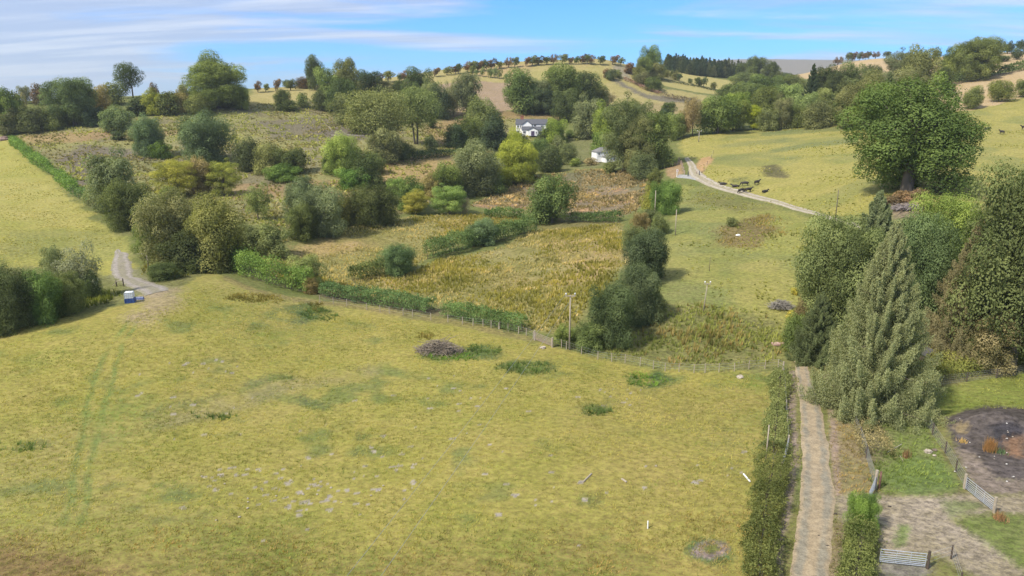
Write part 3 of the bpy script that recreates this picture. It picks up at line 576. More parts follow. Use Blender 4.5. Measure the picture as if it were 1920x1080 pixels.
proto('talM', 3, K=58, n=20000, leaf=.029, z0=.04, lump=.38, rc=(.07,.18), flat=.5, power=2.6, tr=dict(r0=.02, nl=9))
proto('airM', 2, K=36, n=10500, leaf=.028, z0=.12, lump=.5, rc=(.07,.14), flat=.7, tr=dict(r0=.022, nl=18, split=.3))
proto('bshH', 3, K=110, n=58000, leaf=.0205, z0=-.12, lump=.32, rc=(.055,.15), flat=.85, power=2.5, under=.2, rough=.15, tr=dict(r0=.012, nl=6, multi=5, split=.12, top=.5))
proto('bshM', 4, K=58, n=18500, leaf=.033, z0=-.10, lump=.36, rc=(.07,.18), flat=.85, power=2.4, under=.2, tr=dict(r0=.014, nl=5, multi=4, split=.12, top=.5))
proto('pair', 2, K=110, n=32000, leaf=.020, z0=.33, lump=.22, rc=(.09,.17), flat=.6, under=.3, tr=dict(r0=.030, nl=9, multi=4, split=.30, top=.8))
proto('rndL', 5, True, K=22, n=2600, leaf=.07, z0=.05, lump=.30, rc=(.12,.22), flat=.75, tr=dict(r0=.035, nl=5))
proto('bshL', 4, True, K=18, n=2400, leaf=.075, z0=-.12, lump=.24, rc=(.14,.25), flat=.85, tr=dict(r0=.02, nl=3, multi=2, top=.5))
proto('hawL', 6, True, K=13, n=1000, leaf=.085, z0=.22, lump=.5, rc=(.07,.19), flat=.7, wind=.12, tr=dict(r0=.035, nl=7, wind=.3, split=.25))
proto('umbH', 2, K=80, n=34000, leaf=.019, z0=.10, lump=.25, rc=(.07,.15), flat=.4, shellbias=3, tr=dict(r0=.028, nl=16))
def conifer(seed, nb, per, leaf, taper=.85, droop=.16, w=.5, base=.02, curtain=.05):
    r = np.random.default_rng(seed); cs = []; ns = []; ss = []; vs = []; br = MB(); br.tube([(0,0,-.02),(0,0,.5),(0,0,1)], [.022,.014,.002], 7)
    for i in range(nb):
        h = base + (1-base)*((i+.5)/nb)**1.12; a = i*2.39996+r.normal()*.25; L = w*(1-h)**taper*r.uniform(.78, 1.12)+.012
        d = np.array([math.cos(a), math.sin(a), 0]); sd_ = np.array([-d[1], d[0], 0]); m = max(6, int(per*(.25+L*1.6)))
        s = r.random(m)**.75; z = h + L*(.22*s - droop*4*s*(1-s)*.8 - droop*s + .25*s**3*droop*2)
        lat = (r.uniform(-1, 1, m)*.75+r.normal(size=m)*.25)*L*.30*(1.08-s); hang = r.random(m)**1.5*(curtain*(.4+L*1.6))*(1.1-.5*s)
        s = s*(1-.12*np.abs(np.sin(lat/L*22+i))); c = d*(L*s)[:, None] + sd_*lat[:, None] + r.normal(size=(m, 3))*.004; c[:, 2] += z - hang - np.abs(lat)*.55
        cs.append(c); nr = d*.7*r.choice([-1, 1], m)[:, None] + sd_*r.normal(size=m)[:, None]*.9 + np.array([0, 0, .3]); ns.append(nr)
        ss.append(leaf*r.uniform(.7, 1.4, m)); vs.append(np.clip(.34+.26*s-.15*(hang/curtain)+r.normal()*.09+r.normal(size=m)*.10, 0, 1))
        if i % 3 == 0: br.tube([(0,0,h), tuple(d*L*.55+np.array([0,0,h-droop*L*.5])), tuple(d*L*.9+np.array([0,0,h-droop*L*.3]))], [.005,.003,.001], 4, False)
    c = np.concatenate(cs); nr = np.concatenate(ns); nr /= np.linalg.norm(nr, axis=1)[:, None]; V, Q = diamonds(c, nr, np.concatenate(ss), r, .5)
    V[:, 2] = np.maximum(V[:, 2], 0.0)
    return V, Q, np.repeat(np.concatenate(vs), 4), br
PROTO['sprH'] = []
for k in range(3):
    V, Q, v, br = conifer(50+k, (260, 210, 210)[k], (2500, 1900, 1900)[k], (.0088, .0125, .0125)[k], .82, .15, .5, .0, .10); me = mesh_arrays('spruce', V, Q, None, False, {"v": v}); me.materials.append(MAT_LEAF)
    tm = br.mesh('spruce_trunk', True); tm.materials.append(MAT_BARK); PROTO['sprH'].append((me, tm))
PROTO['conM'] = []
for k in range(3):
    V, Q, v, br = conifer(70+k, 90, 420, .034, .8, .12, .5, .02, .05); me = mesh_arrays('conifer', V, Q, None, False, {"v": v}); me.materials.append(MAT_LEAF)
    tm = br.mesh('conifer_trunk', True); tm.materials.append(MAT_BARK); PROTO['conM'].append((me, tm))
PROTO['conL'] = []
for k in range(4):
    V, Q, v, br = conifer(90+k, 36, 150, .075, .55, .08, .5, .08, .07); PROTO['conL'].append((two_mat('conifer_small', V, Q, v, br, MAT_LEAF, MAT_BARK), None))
COLS = dict(D=(.074,.092,.034), M=(.112,.140,.042), B=(.096,.132,.058), W=(.155,.178,.066), Y=(.205,.205,.045), L=(.16,.205,.052), G=(.138,.148,.064), R=(.125,.085,.045),
            O=(.134,.145,.050), K=(.058,.078,.036), T=(.23,.195,.11), V=(.105,.160,.042), F=(.185,.152,.066), S=(.205,.195,.115), C=(.110,.125,.054))
_cnt = [0]
def place(kind, x, base, top, w, c, label, cat='tree', group=None, name=None, var=None, yoff=0):
    _cnt[0] += 1; r = np.random.default_rng(_cnt[0]*77); wx, wy, wz, t = hit(x, base)
    if yoff: 
        u, b, _ = pix_dir(x, base); wx += u*yoff; wy += b*yoff; wz = float(H(wx, wy)[0]); t += yoff
    u, b, cc = pix_dir(x, top); h = CH + (cc/b)*wy - wz; h = max(h, 1.0); W_ = w*t/F*1.10; h *= 1.03
    L = PROTO[kind]; me, tm = L[(_cnt[0] if var is None else var) % len(L)]
    nm = name or {'h': 'hawthorn_tree', 'b': 'bush', 'c': 'conifer_tree', 's': 'spruce_tree'}.get(kind[0], 'tree')
    rz = r.uniform(0, 2*math.pi) if kind[:3] != 'haw' else r.uniform(-.4, .4)
    k3 = np.array(COLS[c] if isinstance(c, str) else c)*r.uniform(.88, 1.14)*np.array([r.uniform(.92, 1.1), 1, r.uniform(.85, 1.15)])
    cl = (*[float(q) for q in k3], 1)
    loc = (wx, wy, wz-.05*(h > 2)-.02*h)
    if tm is None:
        o = new_obj(nm, me, None, None, dict(label=label, category=cat, group=group)); o.location = loc; o.rotation_euler = (0, 0, rz); o.scale = (W_, W_, h*1.02); o.color = cl; return o
    e = empty(nm, loc, label, cat, group, rz); e.scale = (W_, W_, h*1.02)
    a = new_obj('foliage' if kind[0] == 'b' else 'crown', me, None, e); a.color = cl
    new_obj('stem' if kind[0] == 'b' else 'trunk', tm, None, e); return e

TREES = [
# kind, x, base, top, width, colour, label
('rndM',8,250,165,62,'M','rounded pale green tree cut by the left edge of the photo below the skyline'),
('rndL',30,225,172,34,'D','low dark tree behind the rounded tree at the left edge'),
('rndL',40,215,175,22,'F','small orange tinged tree between the left edge tree and the thin bare trees'),
('airM',50,196,162,26,'G','thin see-through tree beside the leaning russet tree on the left skyline'),
('rndL',77,196,158,30,'R','small russet tree leaning on a slanting trunk on the left skyline'),
('airM',97,194,166,18,'G','thin airy sapling just right of the leaning russet tree'),
('oakH',142,234,150,92,'B','broad blue-green oak with domed crown on the left skyline'),
('rndM',188,215,162,48,'F','brown-tinged tree half behind the right side of the domed oak'),
('bshM',30,250,205,60,'G','grey-green bush under the left edge tree'),
('bshM',68,245,200,66,'D','dark green spreading bush left of the domed oak'),
('bshM',103,242,205,44,'O','olive bush touching the left foot of the domed oak'),
('bshM',178,236,200,46,'K','very dark bush at the right foot of the domed oak'),
('rndL',214,196,155,40,'O','small round-headed tree between the domed oak and the tall open tree'),
('airM',250,184,120,56,'D','tall open tree with a bare lower trunk on the left skyline'),
('rndL',291,186,156,18,'R','small reddish tree poking above the yellow bushes on the left skyline'),
('bshL',258,215,182,50,'D','dark bush below the tall open tree'),
('bshM',290,214,168,42,'Y','yellow-tipped bush in the hedgerow right of the tall open tree'),
('bshL',318,216,174,40,'D','dark bush between two yellow-tipped bushes in the left hedgerow'),
('bshM',336,212,174,44,'F','yellowish brown bush left of the tallest skyline tree'),
('bshM',345,195,160,26,'T','pale brownish bush against the sky left of the tallest skyline tree'),
('oakH',410,202,105,108,'M','tallest tree on the left skyline with lumpy towering crown'),
('bshM',372,215,178,46,'W','grey-green round bush in front of the tallest skyline tree'),
('bshM',430,200,172,60,'D','dark low growth at the foot of the tallest skyline tree'),
('rndM',454,205,165,36,'M','leaning side tree on the right flank of the tallest skyline tree'),
('bshM',222,245,200,66,'W','pale green willow bush below the left hedgerow'),
('bshL',222,262,246,30,'K','small dark shrub below the pale willow bush'),
('bshM',252,262,242,34,'G','small grey-green shrub right of the small dark shrub'),
('bshH',283,292,222,58,'B','pointed blue-green bush alone on the bracken slope'),
('bshM',303,296,265,42,'V','bright green low shrub at the foot of the pointed blue-green bush'),
('bshH',384,308,216,108,'B','large round blue-green willow on the bracken slope', None),
('umbH',333,368,302,84,'Y','yellow-green layered tree left of the brown shrub'),
('bshM',378,366,298,52,'F','brown-green shrub squeezed between two yellow-green trees'),
('umbH',420,366,305,62,'Y','yellow-green layered tree right of the brown shrub'),
('bshM',468,322,260,52,'D','tall dark shrub left of the thorn thicket on the slope'),
('bshM',508,325,270,62,'O','brown-olive middle part of the thorn thicket on the slope'),
('bshM',548,325,280,62,'D','dark right-hand shrub of the thorn thicket on the slope'),
('bshM',535,338,308,70,'V','fresh green bramble bush in front of the thorn thicket'),
('talM',218,398,285,96,'G','shaggy grey-green tree at the bottom of the bracken slope','tree'),
('bshM',190,385,340,50,'G','grey bush at the left foot of the shaggy grey-green tree'),
('bshH',250,430,345,92,'D','dark green bush by the pasture corner on the left'),
('bshM',283,440,372,60,'D','dark bush right of the pasture corner bush'),
('bshH',325,492,362,120,'G','large grey-green leafy tree above the gravel track'),
('rndM',292,480,420,70,'M','low green tree at the left foot of the large leafy tree above the track'),
('bshH',395,506,372,128,'O','broad olive tree crown left of the trimmed hedge'),
('bshM',350,512,440,100,'D','dark lower growth beneath the two large leafy trees above the track'),
('bshM',318,375,350,36,'L','light green sapling peeping over the large leafy tree'),
('airM',484,412,345,52,'W','pale ghostly willow standing alone on the slope'),
('bshM',470,470,420,58,'G','grey-green shrub behind the start of the trimmed hedge'),
('bshM',512,478,418,68,'W','soft grey-green bush left of the rushy field'),
('bshH',572,412,335,76,'C','dark grey-green bush, tallest of the row beside the rushy field'),
('bshH',603,440,352,86,'G','rounded bush in the middle of the row beside the rushy field'),
('bshH',572,448,385,66,'D','dark bush in front of the tallest bush of the row by the rushy field'),
('bshM',648,422,368,50,'O','low olive bush between two round bushes by the rushy field'),
('bshH',703,420,350,92,'D','dark round bush at the top edge of the rushy field'),
('bshM',672,404,366,38,'G','small grey bush behind the left side of the dark round bush'),
('rndM',742,365,334,36,'L','small yellow-green tree left of the green hedgerow clump'),
('bshM',775,392,335,70,'M','mid green bush above the yellow layered tree'),
('umbH',780,402,358,54,'Y','yellow layered small tree at the top of the rushy field'),
('umbH',842,402,350,66,'L','bright lime layered tree with pale trunk at the top of the rushy field'),
('airM',868,402,372,26,'T','small sparse brownish tree right of the bright lime tree'),
('bshH',645,328,256,74,'L','light green fluffy willow in the middle of the slope'),
('bshM',620,325,288,34,'D','dark bush at the left foot of the light green willow'),
('bshM',690,350,286,70,'D','dark tangled tree right of the light green willow'),
('bshM',665,352,315,70,'V','fresh green undergrowth below the light green willow'),
('bshL',707,298,288,14,(.42,.27,.02),'tiny golden-leaved shrub between the willows'),
('pair',712,290,172,116,'W','left crown of the pair of pale spreading willows'),
('pair',780,270,168,92,'W','right crown of the pair of pale spreading willows on forked stems'),
('bshM',722,302,240,70,'G','drooping grey-green growth below the left spreading willow'),
('bshM',700,325,290,44,'G','small bush under the hanging branches of the left willow'),
('bshM',745,298,262,60,'D','dark bush under the forked stems of the spreading willow'),
('bshL',808,282,254,28,'D','small dark round bush right of the spreading willows'),
('bshL',811,240,219,20,'D','little dark bush on the bracken right of the willow pair'),
('rndM',590,168,106,42,'D','see-through dark tree rising highest on the middle skyline'),
('bshM',572,165,145,40,'R','rusty bush at the foot of the highest middle skyline tree'),
('bshL',540,165,150,24,'D','low dark bush on the skyline left of the rusty bush'),
('talM',622,205,130,60,'M','left tree of the tall clump on the middle skyline'),
('rndM',650,200,114,56,'O','right tree of the tall clump on the middle skyline'),
('bshM',610,206,165,48,'D','dark lower tree on the left of the middle clump'),
('rndM',648,212,150,54,'D','rounded dark tree in front of the middle clump'),
('bshM',655,232,178,66,'G','grey-green bush at the bottom of the middle clump'),
('rndM',694,184,134,54,'K','dark blue-green dome tree right of the middle clump'),
('bshL',668,250,205,44,'O','olive bush between the middle clump and the spreading willow'),
('bshM',532,206,169,36,'D','taller of two dark shrubs on the grass bank'),
('bshL',545,208,188,32,'D','low dark shrub touching the taller shrub on the grass bank'),
('bshL',568,202,174,28,'M','green shrub standing right of the two dark shrubs on the grass bank'),
('rndM',725,182,152,34,'G','small grey-green tree behind the left spreading willow'),
('rndM',748,182,152,32,'D','small dark tree behind the gap of the spreading willows'),
('rndM',785,192,129,58,'D','dark green tree behind the right spreading willow'),
('talM',808,215,150,46,'G','slim grey-green tree left of the very dark tree'),
('bshM',824,222,163,48,'K','very dark low-branched tree above the bracken field'),
('airM',850,218,150,40,'G','grey airy tree right of the very dark tree'),
('rndM',875,220,140,56,'G','tall grey-green tree with bare stems above the bracken field'),
('bshM',890,218,180,36,'M','green side bush at the right foot of the tall grey-green tree'),
('bshM',905,260,186,70,'W','light feathery tree left of the white farmhouse'),
('bshM',878,270,222,60,'M','mid green tree between the two dark bushes left of the farmhouse'),
('bshM',855,277,236,46,'K','blackish bush left of the farmhouse trees'),
('bshM',930,280,218,66,'K','blackish green holly-like bush just left of the white farmhouse'),
('rndM',975,212,132,84,'M','tall lumpy tree at the left end of the wood above the farmhouse'),
('talM',1012,210,150,44,'G','slender grey tree in the wood above the farmhouse'),
('rndM',1050,206,124,76,'M','highest crown in the wood above the farmhouse'),
('talM',1025,214,165,50,'K','dark narrow tree in the wood above the farmhouse'),
('rndM',1092,205,138,66,'D','dark crown at the right end of the wood above the farmhouse'),
('rndM',1062,228,169,54,'D','dark domed tree right behind the farmhouse'),
('rndM',1118,202,158,48,'O','low brownish green tree right of the wood above the farmhouse'),
('airM',1140,198,172,34,'T','bare twiggy tree at the right edge of the wood'),
('rndM',1000,214,168,50,'D','dark filler tree low in the wood above the farmhouse'),
('talM',1102,262,182,60,'G','tall grey-green poplar-like tree right of the farmhouse'),
('bshM',1042,268,224,44,'L','light yellow-green bush beside the right wall of the farmhouse'),
('bshL',1022,264,242,30,'D','dark shrub against the right corner of the farmhouse'),
('bshL',975,268,252,34,'D','dark shrub below the left corner of the farmhouse'),
('oakH',970,345,250,78,(.235,.25,.04),'bright yellow-green round tree below the white farmhouse'),
('bshM',1012,310,262,54,'M','green bush right of the bright yellow-green tree'),
('bshM',1045,300,256,44,'G','olive grey bush in the farmhouse garden'),
('bshM',1030,322,275,50,'D','dark bush low in the farmhouse garden'),
('bshM',1062,308,270,44,'G','grey bush in the middle of the garden'),
('bshL',1078,312,297,26,'L','small bright lime garden shrub'),
('rndL',1120,300,250,28,'L','small bright green tree beside the cottage'),
('bshL',1108,310,296,26,'T','brownish low shrub in front of the cottage'),
('bshL',1143,324,304,30,'O','olive shrub in front of the cottage porch'),
('bshL',1086,262,248,24,'O','olive scrub between farmhouse and cottage'),
('bshL',1068,258,244,22,'M','green scrub right of the farmhouse hedge'),
('bshH',885,362,268,104,'G','large pale grey-green willow mass below the farmhouse'),
('bshH',930,345,290,60,'D','dark green bush between the willow mass and the yellow-green tree'),
('bshM',838,372,308,60,'M','green bush at the left end of the willow mass'),
('bshM',812,372,326,46,'F','twiggy brownish bush left of the willow mass'),
('bshM',870,364,330,52,'D','dark base bush of the willow mass'),
('bshM',920,362,325,60,'M','green lower bush right of the willow mass'),
('bshM',985,340,310,50,'M','green bush right under the bright yellow-green tree'),
('umbH',1170,322,192,88,'C','dark spreading pine left of the farm track, hanging over the cottage'),
('umbH',1200,325,220,72,'O','browner pine in front of the dark spreading pine'),
('talM',1135,280,196,60,'L','light green tree behind the dark spreading pine'),
('rndM',1225,318,214,76,'M','green tree at the right of the pines by the farm track'),
('rndM',1190,262,188,66,'G','grey-green tree above the pines'),
('bshM',1205,335,288,60,'C','low pine branches near the start of the farm track'),
('bshM',1232,255,216,40,'D','dark bush on the edge of the hill pasture'),
('rndM',1253,215,192,30,'D','round dark tree standing in the gap above the pines'),
('bshM',1245,240,205,44,'K','dark blue-green bush in the gap above the pines'),
('rndM',1268,262,215,44,'M','green tree beside the gap above the farm track'),
('rndM',1035,418,333,92,'M','solitary leafy tree with pale trunk on the hedge bank in the rushy fields'),
('bshM',1022,415,385,50,'D','dark low foliage under the solitary leafy tree'),
('bshM',1040,320,290,40,'L','lime green shrub on the garden edge'),
('airM',1298,256,186,40,'F','yellowish thin larch at the wood edge beside the far field'),
('airM',1282,256,205,34,'F','olive thin tree left of the yellowish larch'),
('rndM',1345,250,182,86,'M','large dark-based green tree at the edge of the far field'),
('rndM',1375,245,190,50,'M','green tree behind the small yellow tree'),
('umbH',1413,243,199,44,(.24,.26,.035),'small bright yellow-green tree at the edge of the far field'),
('rndM',1380,240,176,50,'L','light green tree behind the large green tree'),
('bshM',1440,245,205,44,'O','olive bush right of the small bright yellow-green tree'),
('talM',1465,243,180,40,'G','slim olive birch at the edge of the far field'),
('bshM',1495,240,200,50,'M','round bush right of the slim olive birch'),
('bshM',1530,240,192,58,'G','pale round willow at the edge of the far field'),
('bshM',1510,222,176,56,'W','pale willow crown behind the round willow'),
('rndM',1545,215,168,60,'W','light willow crown halfway up the valley wood'),
('rndM',1440,215,165,60,'M','rounded crown in the middle of the valley wood'),
('rndM',1475,212,160,64,'W','pale rounded crown in the middle of the valley wood'),
('rndM',1400,200,156,60,'M','green crown at the left of the valley wood'),
('rndM',1365,195,160,50,'M','green crown nearest the hill pasture in the valley wood'),
('rndM',1430,185,142,70,'M','broad crown in the upper valley wood'),
('rndM',1480,180,142,56,'M','broad crown beside the dark conifers in the valley'),
('rndM',1418,155,107,40,'D','tall twin-lobed tree at the head of the valley'),
('rndM',1445,155,116,34,'D','rounded tree right of the twin-lobed tree at the valley head'),
('rndM',1400,150,125,34,'D','small dark tree left of the twin-lobed tree at the valley head'),
('bshM',1395,162,137,60,'W','pale round bush at the head of the valley'),
('bshM',1480,152,140,26,'R','reddish bush at the tip of the stubble field'),
('conM',1518,210,122,44,'K','dark pointed conifer before the stubble field'),
('rndM',1542,195,126,52,'K','dark broad tree beside the pointed conifer'),
('rndM',1560,200,138,40,'D','dark brownish tree right of the pointed conifer'),
('rndM',1590,190,120,66,'C','grey-green domed tree below the upper stubble field'),
('rndM',1632,175,124,44,'D','dark green tree right of the grey-green domed tree'),
('conM',1572,232,150,60,'C','dark feathery conifer above the far field'),
('oakH',1618,240,142,104,'O','large olive tree behind the great oak'),
('rndM',1590,240,180,60,'D','dark tree at the lower edge of the valley wood by the far field'),
('conM',1660,215,138,60,'C','blue-grey conifer behind the great oak'),
('conM',1635,225,160,50,'C','dark conifer filling the wood behind the great oak'),
('umbH',1682,178,100,60,'C','dark cedar-like tree left of the big ivy tree on the right hill'),
('rndM',1722,182,90,66,'O','big brown-green tree on the right hill'),
('rndM',1705,190,130,60,'G','grey-green tree low beside the big brown-green tree'),
('rndM',1740,172,140,40,'D','dark tree at the right foot of the big brown-green tree'),
('rndM',1765,165,128,34,'D','small dark tree in the hedge line of the stubble field'),
('rndM',1790,150,84,52,'M','left crown of the great hilltop tree on the right'),
('oakH',1830,150,73,82,'M','right crown of the great hilltop tree on the right'),
('rndM',1775,145,104,34,'D','dark side tree left of the great hilltop tree'),
('hawL',1857,118,78,22,'D','windblown twig tree behind the great hilltop tree'),
('bshL',1755,112,94,16,'D','small bush on the green hilltop between the big trees'),
('bshM',1780,175,155,30,'D','hedge bush where the stubble field narrows'),
('rndL',1906,112,90,22,'K','wind-bent dark tree above the right stubble field'),
('bshL',1878,116,104,34,'D','low dark bush beside the wind-bent tree'),
('rndM',1824,204,163,42,'O','left of the two rounded hawthorns on the fence of the stubble field'),
('rndM',1872,190,152,50,'O','right of the two rounded hawthorns on the fence of the stubble field'),
('rndM',1920,182,150,34,'O','hawthorn cut by the right edge on the fence of the stubble field'),
('bshL',1777,182,170,24,'D','small dark bush peeping over the great oak'),
('oakX',1700,364,158,240,(.090,.116,.038),'great spreading oak standing alone in the right-hand pasture', 'tree'),
('rndM',1219,140,87,42,'M','tall tree on the spur at the end of the skyline'),
('rndM',1205,142,108,32,'M','shorter tree at the left of the tall spur tree'),
('bshM',1232,148,118,34,'O','brownish bush at the right of the tall spur tree'),
('bshL',1180,138,118,26,'R','rusty bush at the top of the spur hedge'),
('bshM',1195,150,124,32,'O','olive bush below the top of the spur hedge'),
('bshM',1205,160,134,34,'G','grey-green bush in the middle of the spur hedge'),
('bshM',1222,170,145,34,'M','green bush near the lower end of the spur hedge'),
('bshL',1232,168,150,22,'M','lowest green bush of the spur hedge'),
('bshL',1145,150,130,24,'D','dark shrub in the small group on the hill pasture'),
('bshL',1158,146,131,20,'O','olive shrub in the small group on the hill pasture'),
('bshL',1137,146,129,16,'R','brownish shrub in the small group on the hill pasture'),
# old hedge line down to the pole
('bshH',1247,402,342,60,'V','green bush nearest the farm track in the overgrown hedge'),
('bshM',1228,352,318,34,'O','olive shrub where the overgrown hedge meets the farm track'),
('bshM',1225,398,350,50,(.19,.20,.04),'yellowish green bush beside the thin pole in the overgrown hedge'),
('bshM',1215,425,392,50,'G','dull green bush below the thin pole in the overgrown hedge'),
('bshM',1200,438,400,40,'F','yellow-brown bush in the overgrown hedge'),
('bshM',1232,440,400,40,'O','olive brown bush on the right flank of the overgrown hedge'),
('bshM',1190,470,425,56,'G','grey bush behind the dark round willow'),
('bshH',1214,528,434,92,'K','dark round willow in the overgrown hedge'),
('bshH',1194,610,503,92,'C','wide grey-green willow between the round willow and the pole'),
('bshH',1145,648,538,84,'D','darker willow nearest the tall pole'),
('bshM',1225,596,545,44,'C','grey shrub on the right flank of the wide willow'),
('bshM',1105,652,606,60,'M','fresh green shrub right beside the tall pole'),
('bshM',1060,645,612,48,'M','fresh green shrub left of the tall pole, by the field gate'),
# thicket on the left behind the brow
('bshH',22,618,505,96,'D','dark leafy bush at the left edge behind the brow of the near field'),
('bshH',72,604,512,84,'V','mid green leafy bush second from the left edge behind the brow'),
('bshH',125,588,515,72,'O','olive leafy bush at the right end of the thicket behind the brow'),
('airM',112,535,462,50,'G','small rounded tree left of the grey dying tree by the gravel track'),
('airM',152,560,458,74,'S','grey dying tree beside the gravel track'),
('bshM',170,560,510,46,'D','dark ivy-covered stump bush under the grey dying tree'),
('bshM',305,524,494,60,'D','low dark bramble right of the birch stem'),
('bshM',365,512,484,60,'D','low dark bramble at the end of the trimmed hedge'),
# humps in the middle hedges
('bshH',750,514,462,76,'B','feathery blue-green willow at the end of the short middle hedge'),
('bshH',908,458,412,66,'B','feathery willow rising from the long middle hedge'),
('bshM',582,550,522,32,'F','reddish brown bush in the trimmed hedge'),
('bshM',575,535,480,66,'W','pale twiggy sapling clump beside the trimmed hedge'),
# spruces and others at lower right
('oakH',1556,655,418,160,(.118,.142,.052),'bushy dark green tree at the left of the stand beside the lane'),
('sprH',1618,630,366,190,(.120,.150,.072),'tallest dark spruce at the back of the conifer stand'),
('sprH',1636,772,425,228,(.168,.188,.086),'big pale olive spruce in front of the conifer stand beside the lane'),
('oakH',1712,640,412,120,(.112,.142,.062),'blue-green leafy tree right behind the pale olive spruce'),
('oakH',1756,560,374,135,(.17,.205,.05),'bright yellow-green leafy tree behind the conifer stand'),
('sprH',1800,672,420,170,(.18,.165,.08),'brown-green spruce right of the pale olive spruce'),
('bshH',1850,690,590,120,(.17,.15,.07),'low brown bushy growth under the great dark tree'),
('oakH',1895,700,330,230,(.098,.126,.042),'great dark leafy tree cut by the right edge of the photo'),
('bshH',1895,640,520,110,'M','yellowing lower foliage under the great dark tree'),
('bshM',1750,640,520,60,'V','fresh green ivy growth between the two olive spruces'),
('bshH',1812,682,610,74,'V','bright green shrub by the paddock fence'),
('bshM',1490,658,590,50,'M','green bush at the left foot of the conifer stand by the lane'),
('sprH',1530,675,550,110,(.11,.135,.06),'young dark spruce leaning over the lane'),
('bshM',1500,640,560,36,'F','yellow-brown bush at the edge of the conifer stand'),
# lane side
('bshL',1489,552,540,16,(.27,.25,.05),'small yellow-flowered clump beside the grey brush heap'),
('bshL',1484,600,583,26,(.32,.27,.05),'yellow-tipped shrub at the left edge of the conifer stand'),
('bshL',1372,424,408,24,'O','small scrub bush on the bank below the far track'),
('bshH',1614,992,925,56,'V','glossy green round bush beside the lane by the farm gateway'),
]
for T_ in TREES:
    kind, x, b_, tp_, w_, c_, lab = T_[:7]
    place(kind, x, b_, tp_, w_, c_, lab, cat=('bush' if kind[0] == 'b' and 'tree' not in lab and 'willow' not in lab else 'tree'))
# rows of small trees along the skyline
G1 = 'wind-shaped hawthorns along the bare skyline'
for i, (x, w_, h_) in enumerate([(484,16,20),(498,12,14),(517,17,22),(545,20,20),(712,14,16),(728,22,20),(758,24,18),(748,14,12),(815,18,15),(838,18,15),(854,16,16),(860,14,18),(877,16,20),(884,20,20),(896,18,18),(905,16,20),(921,22,20),(937,16,12),(953,16,18),(965,14,18),(986,14,16),(998,22,18),(1010,22,16),(1025,14,14),(1037,16,18),(1054,18,18),(1068,12,12),(1080,12,14),(1093,14,18),(1101,16,18),(1108,14,16),(1125,16,15),(1148,20,16),(1163,14,12)]):
    b_ = np.interp(x, [480,560,700,760,830,860,900,950,1000,1050,1180], [171,166,154,149,139,136,131,125,120.5,118,119]); place('hawL', x, b_+2.5, b_-h_*.92, w_*1.25, ['R','O','R','D'][i % 4], 'small dark hawthorn in the row along the bare skyline of the central hill', group=G1)
G2 = 'slim field trees below the skyline hawthorns'
for i, x in enumerate([886,893,904,916,920,928,937,949]):
    b_ = np.interp(x, [880,950], [141,150]); place('hawL', x, b_, b_-[20,12,18,18,16,22,20,12][i], 12, 'W', 'slim pale young tree in the line just below the skyline hawthorns', group=G2)
G3 = 'hawthorns on the crest of the far stubble hill'
for i, (x, w_) in enumerate([(1571,20),(1590,18),(1598,16),(1611,18),(1622,16),(1629,14),(1641,16),(1661,20)]):
    place('hawL', x, np.interp(x, [1560,1590,1670], [121,112,109]), np.interp(x, [1560,1590,1670], [112,98,96]), w_, ['R','D'][i % 2], 'dark hawthorn in the row on the crest of the far stubble hill', group=G3)
for i, x in enumerate([1877,1889,1893,1910,1918]):
    place('hawL', x, 101-(i > 2)*3, [84,77,85,76,74][i], 18, 'K', 'wind-bent thorn tree on the top right horizon', group='wind-bent thorns on the top right horizon')
G4 = 'hedge trees dividing the two hill pastures beyond the spur'
for i, (x, y) in enumerate([(1243,142),(1250,145),(1258,147),(1266,150),(1274,153),(1294,156),(1305,160),(1312,161),(1319,162),(1337,168)]):
    place('rndL' if i % 2 else 'hawL', x, y, y-[16,14,16,17,15,9,15,14,18,14][i], [14,14,14,16,14,11,15,13,15,14][i], 'DO'[i % 2], 'small dark hedge tree on the line dividing the two hill pastures', group=G4)
G5 = 'conifers of the dark plantation on the far ridge'
r3 = np.random.default_rng(11)
for row in range(3):
    for x in np.arange(1248+row*2, 1402, 5.2):
        xx = x + r3.uniform(-2, 2); bb = np.interp(xx, [1240,1300,1400], [129,141,150])-row*4; hh = np.interp(xx, [1240,1270,1330,1400], [20,23,24,22])*r3.uniform(.82, 1.12)
        place('conL', xx, bb, bb-hh-row*1.5+r3.uniform(-3,3), r3.uniform(12, 19), ['K','C','K'][int(r3.integers(3))], 'dark conifer of the plantation on the far ridge', cat='conifer', group=G5)
G6 = 'conifers on the skyline right of the plantation'
for x in (1385, 1392, 1399, 1406, 1412, 1462, 1470, 1478): place('rndL', x, np.interp(x,[1380,1480],[150,156]), np.interp(x,[1380,1480],[118,136])+r3.uniform(-3,3), 17, 'D', 'dark tree in the far belt at the head of the valley', group='trees in the far belt at the head of the valley')

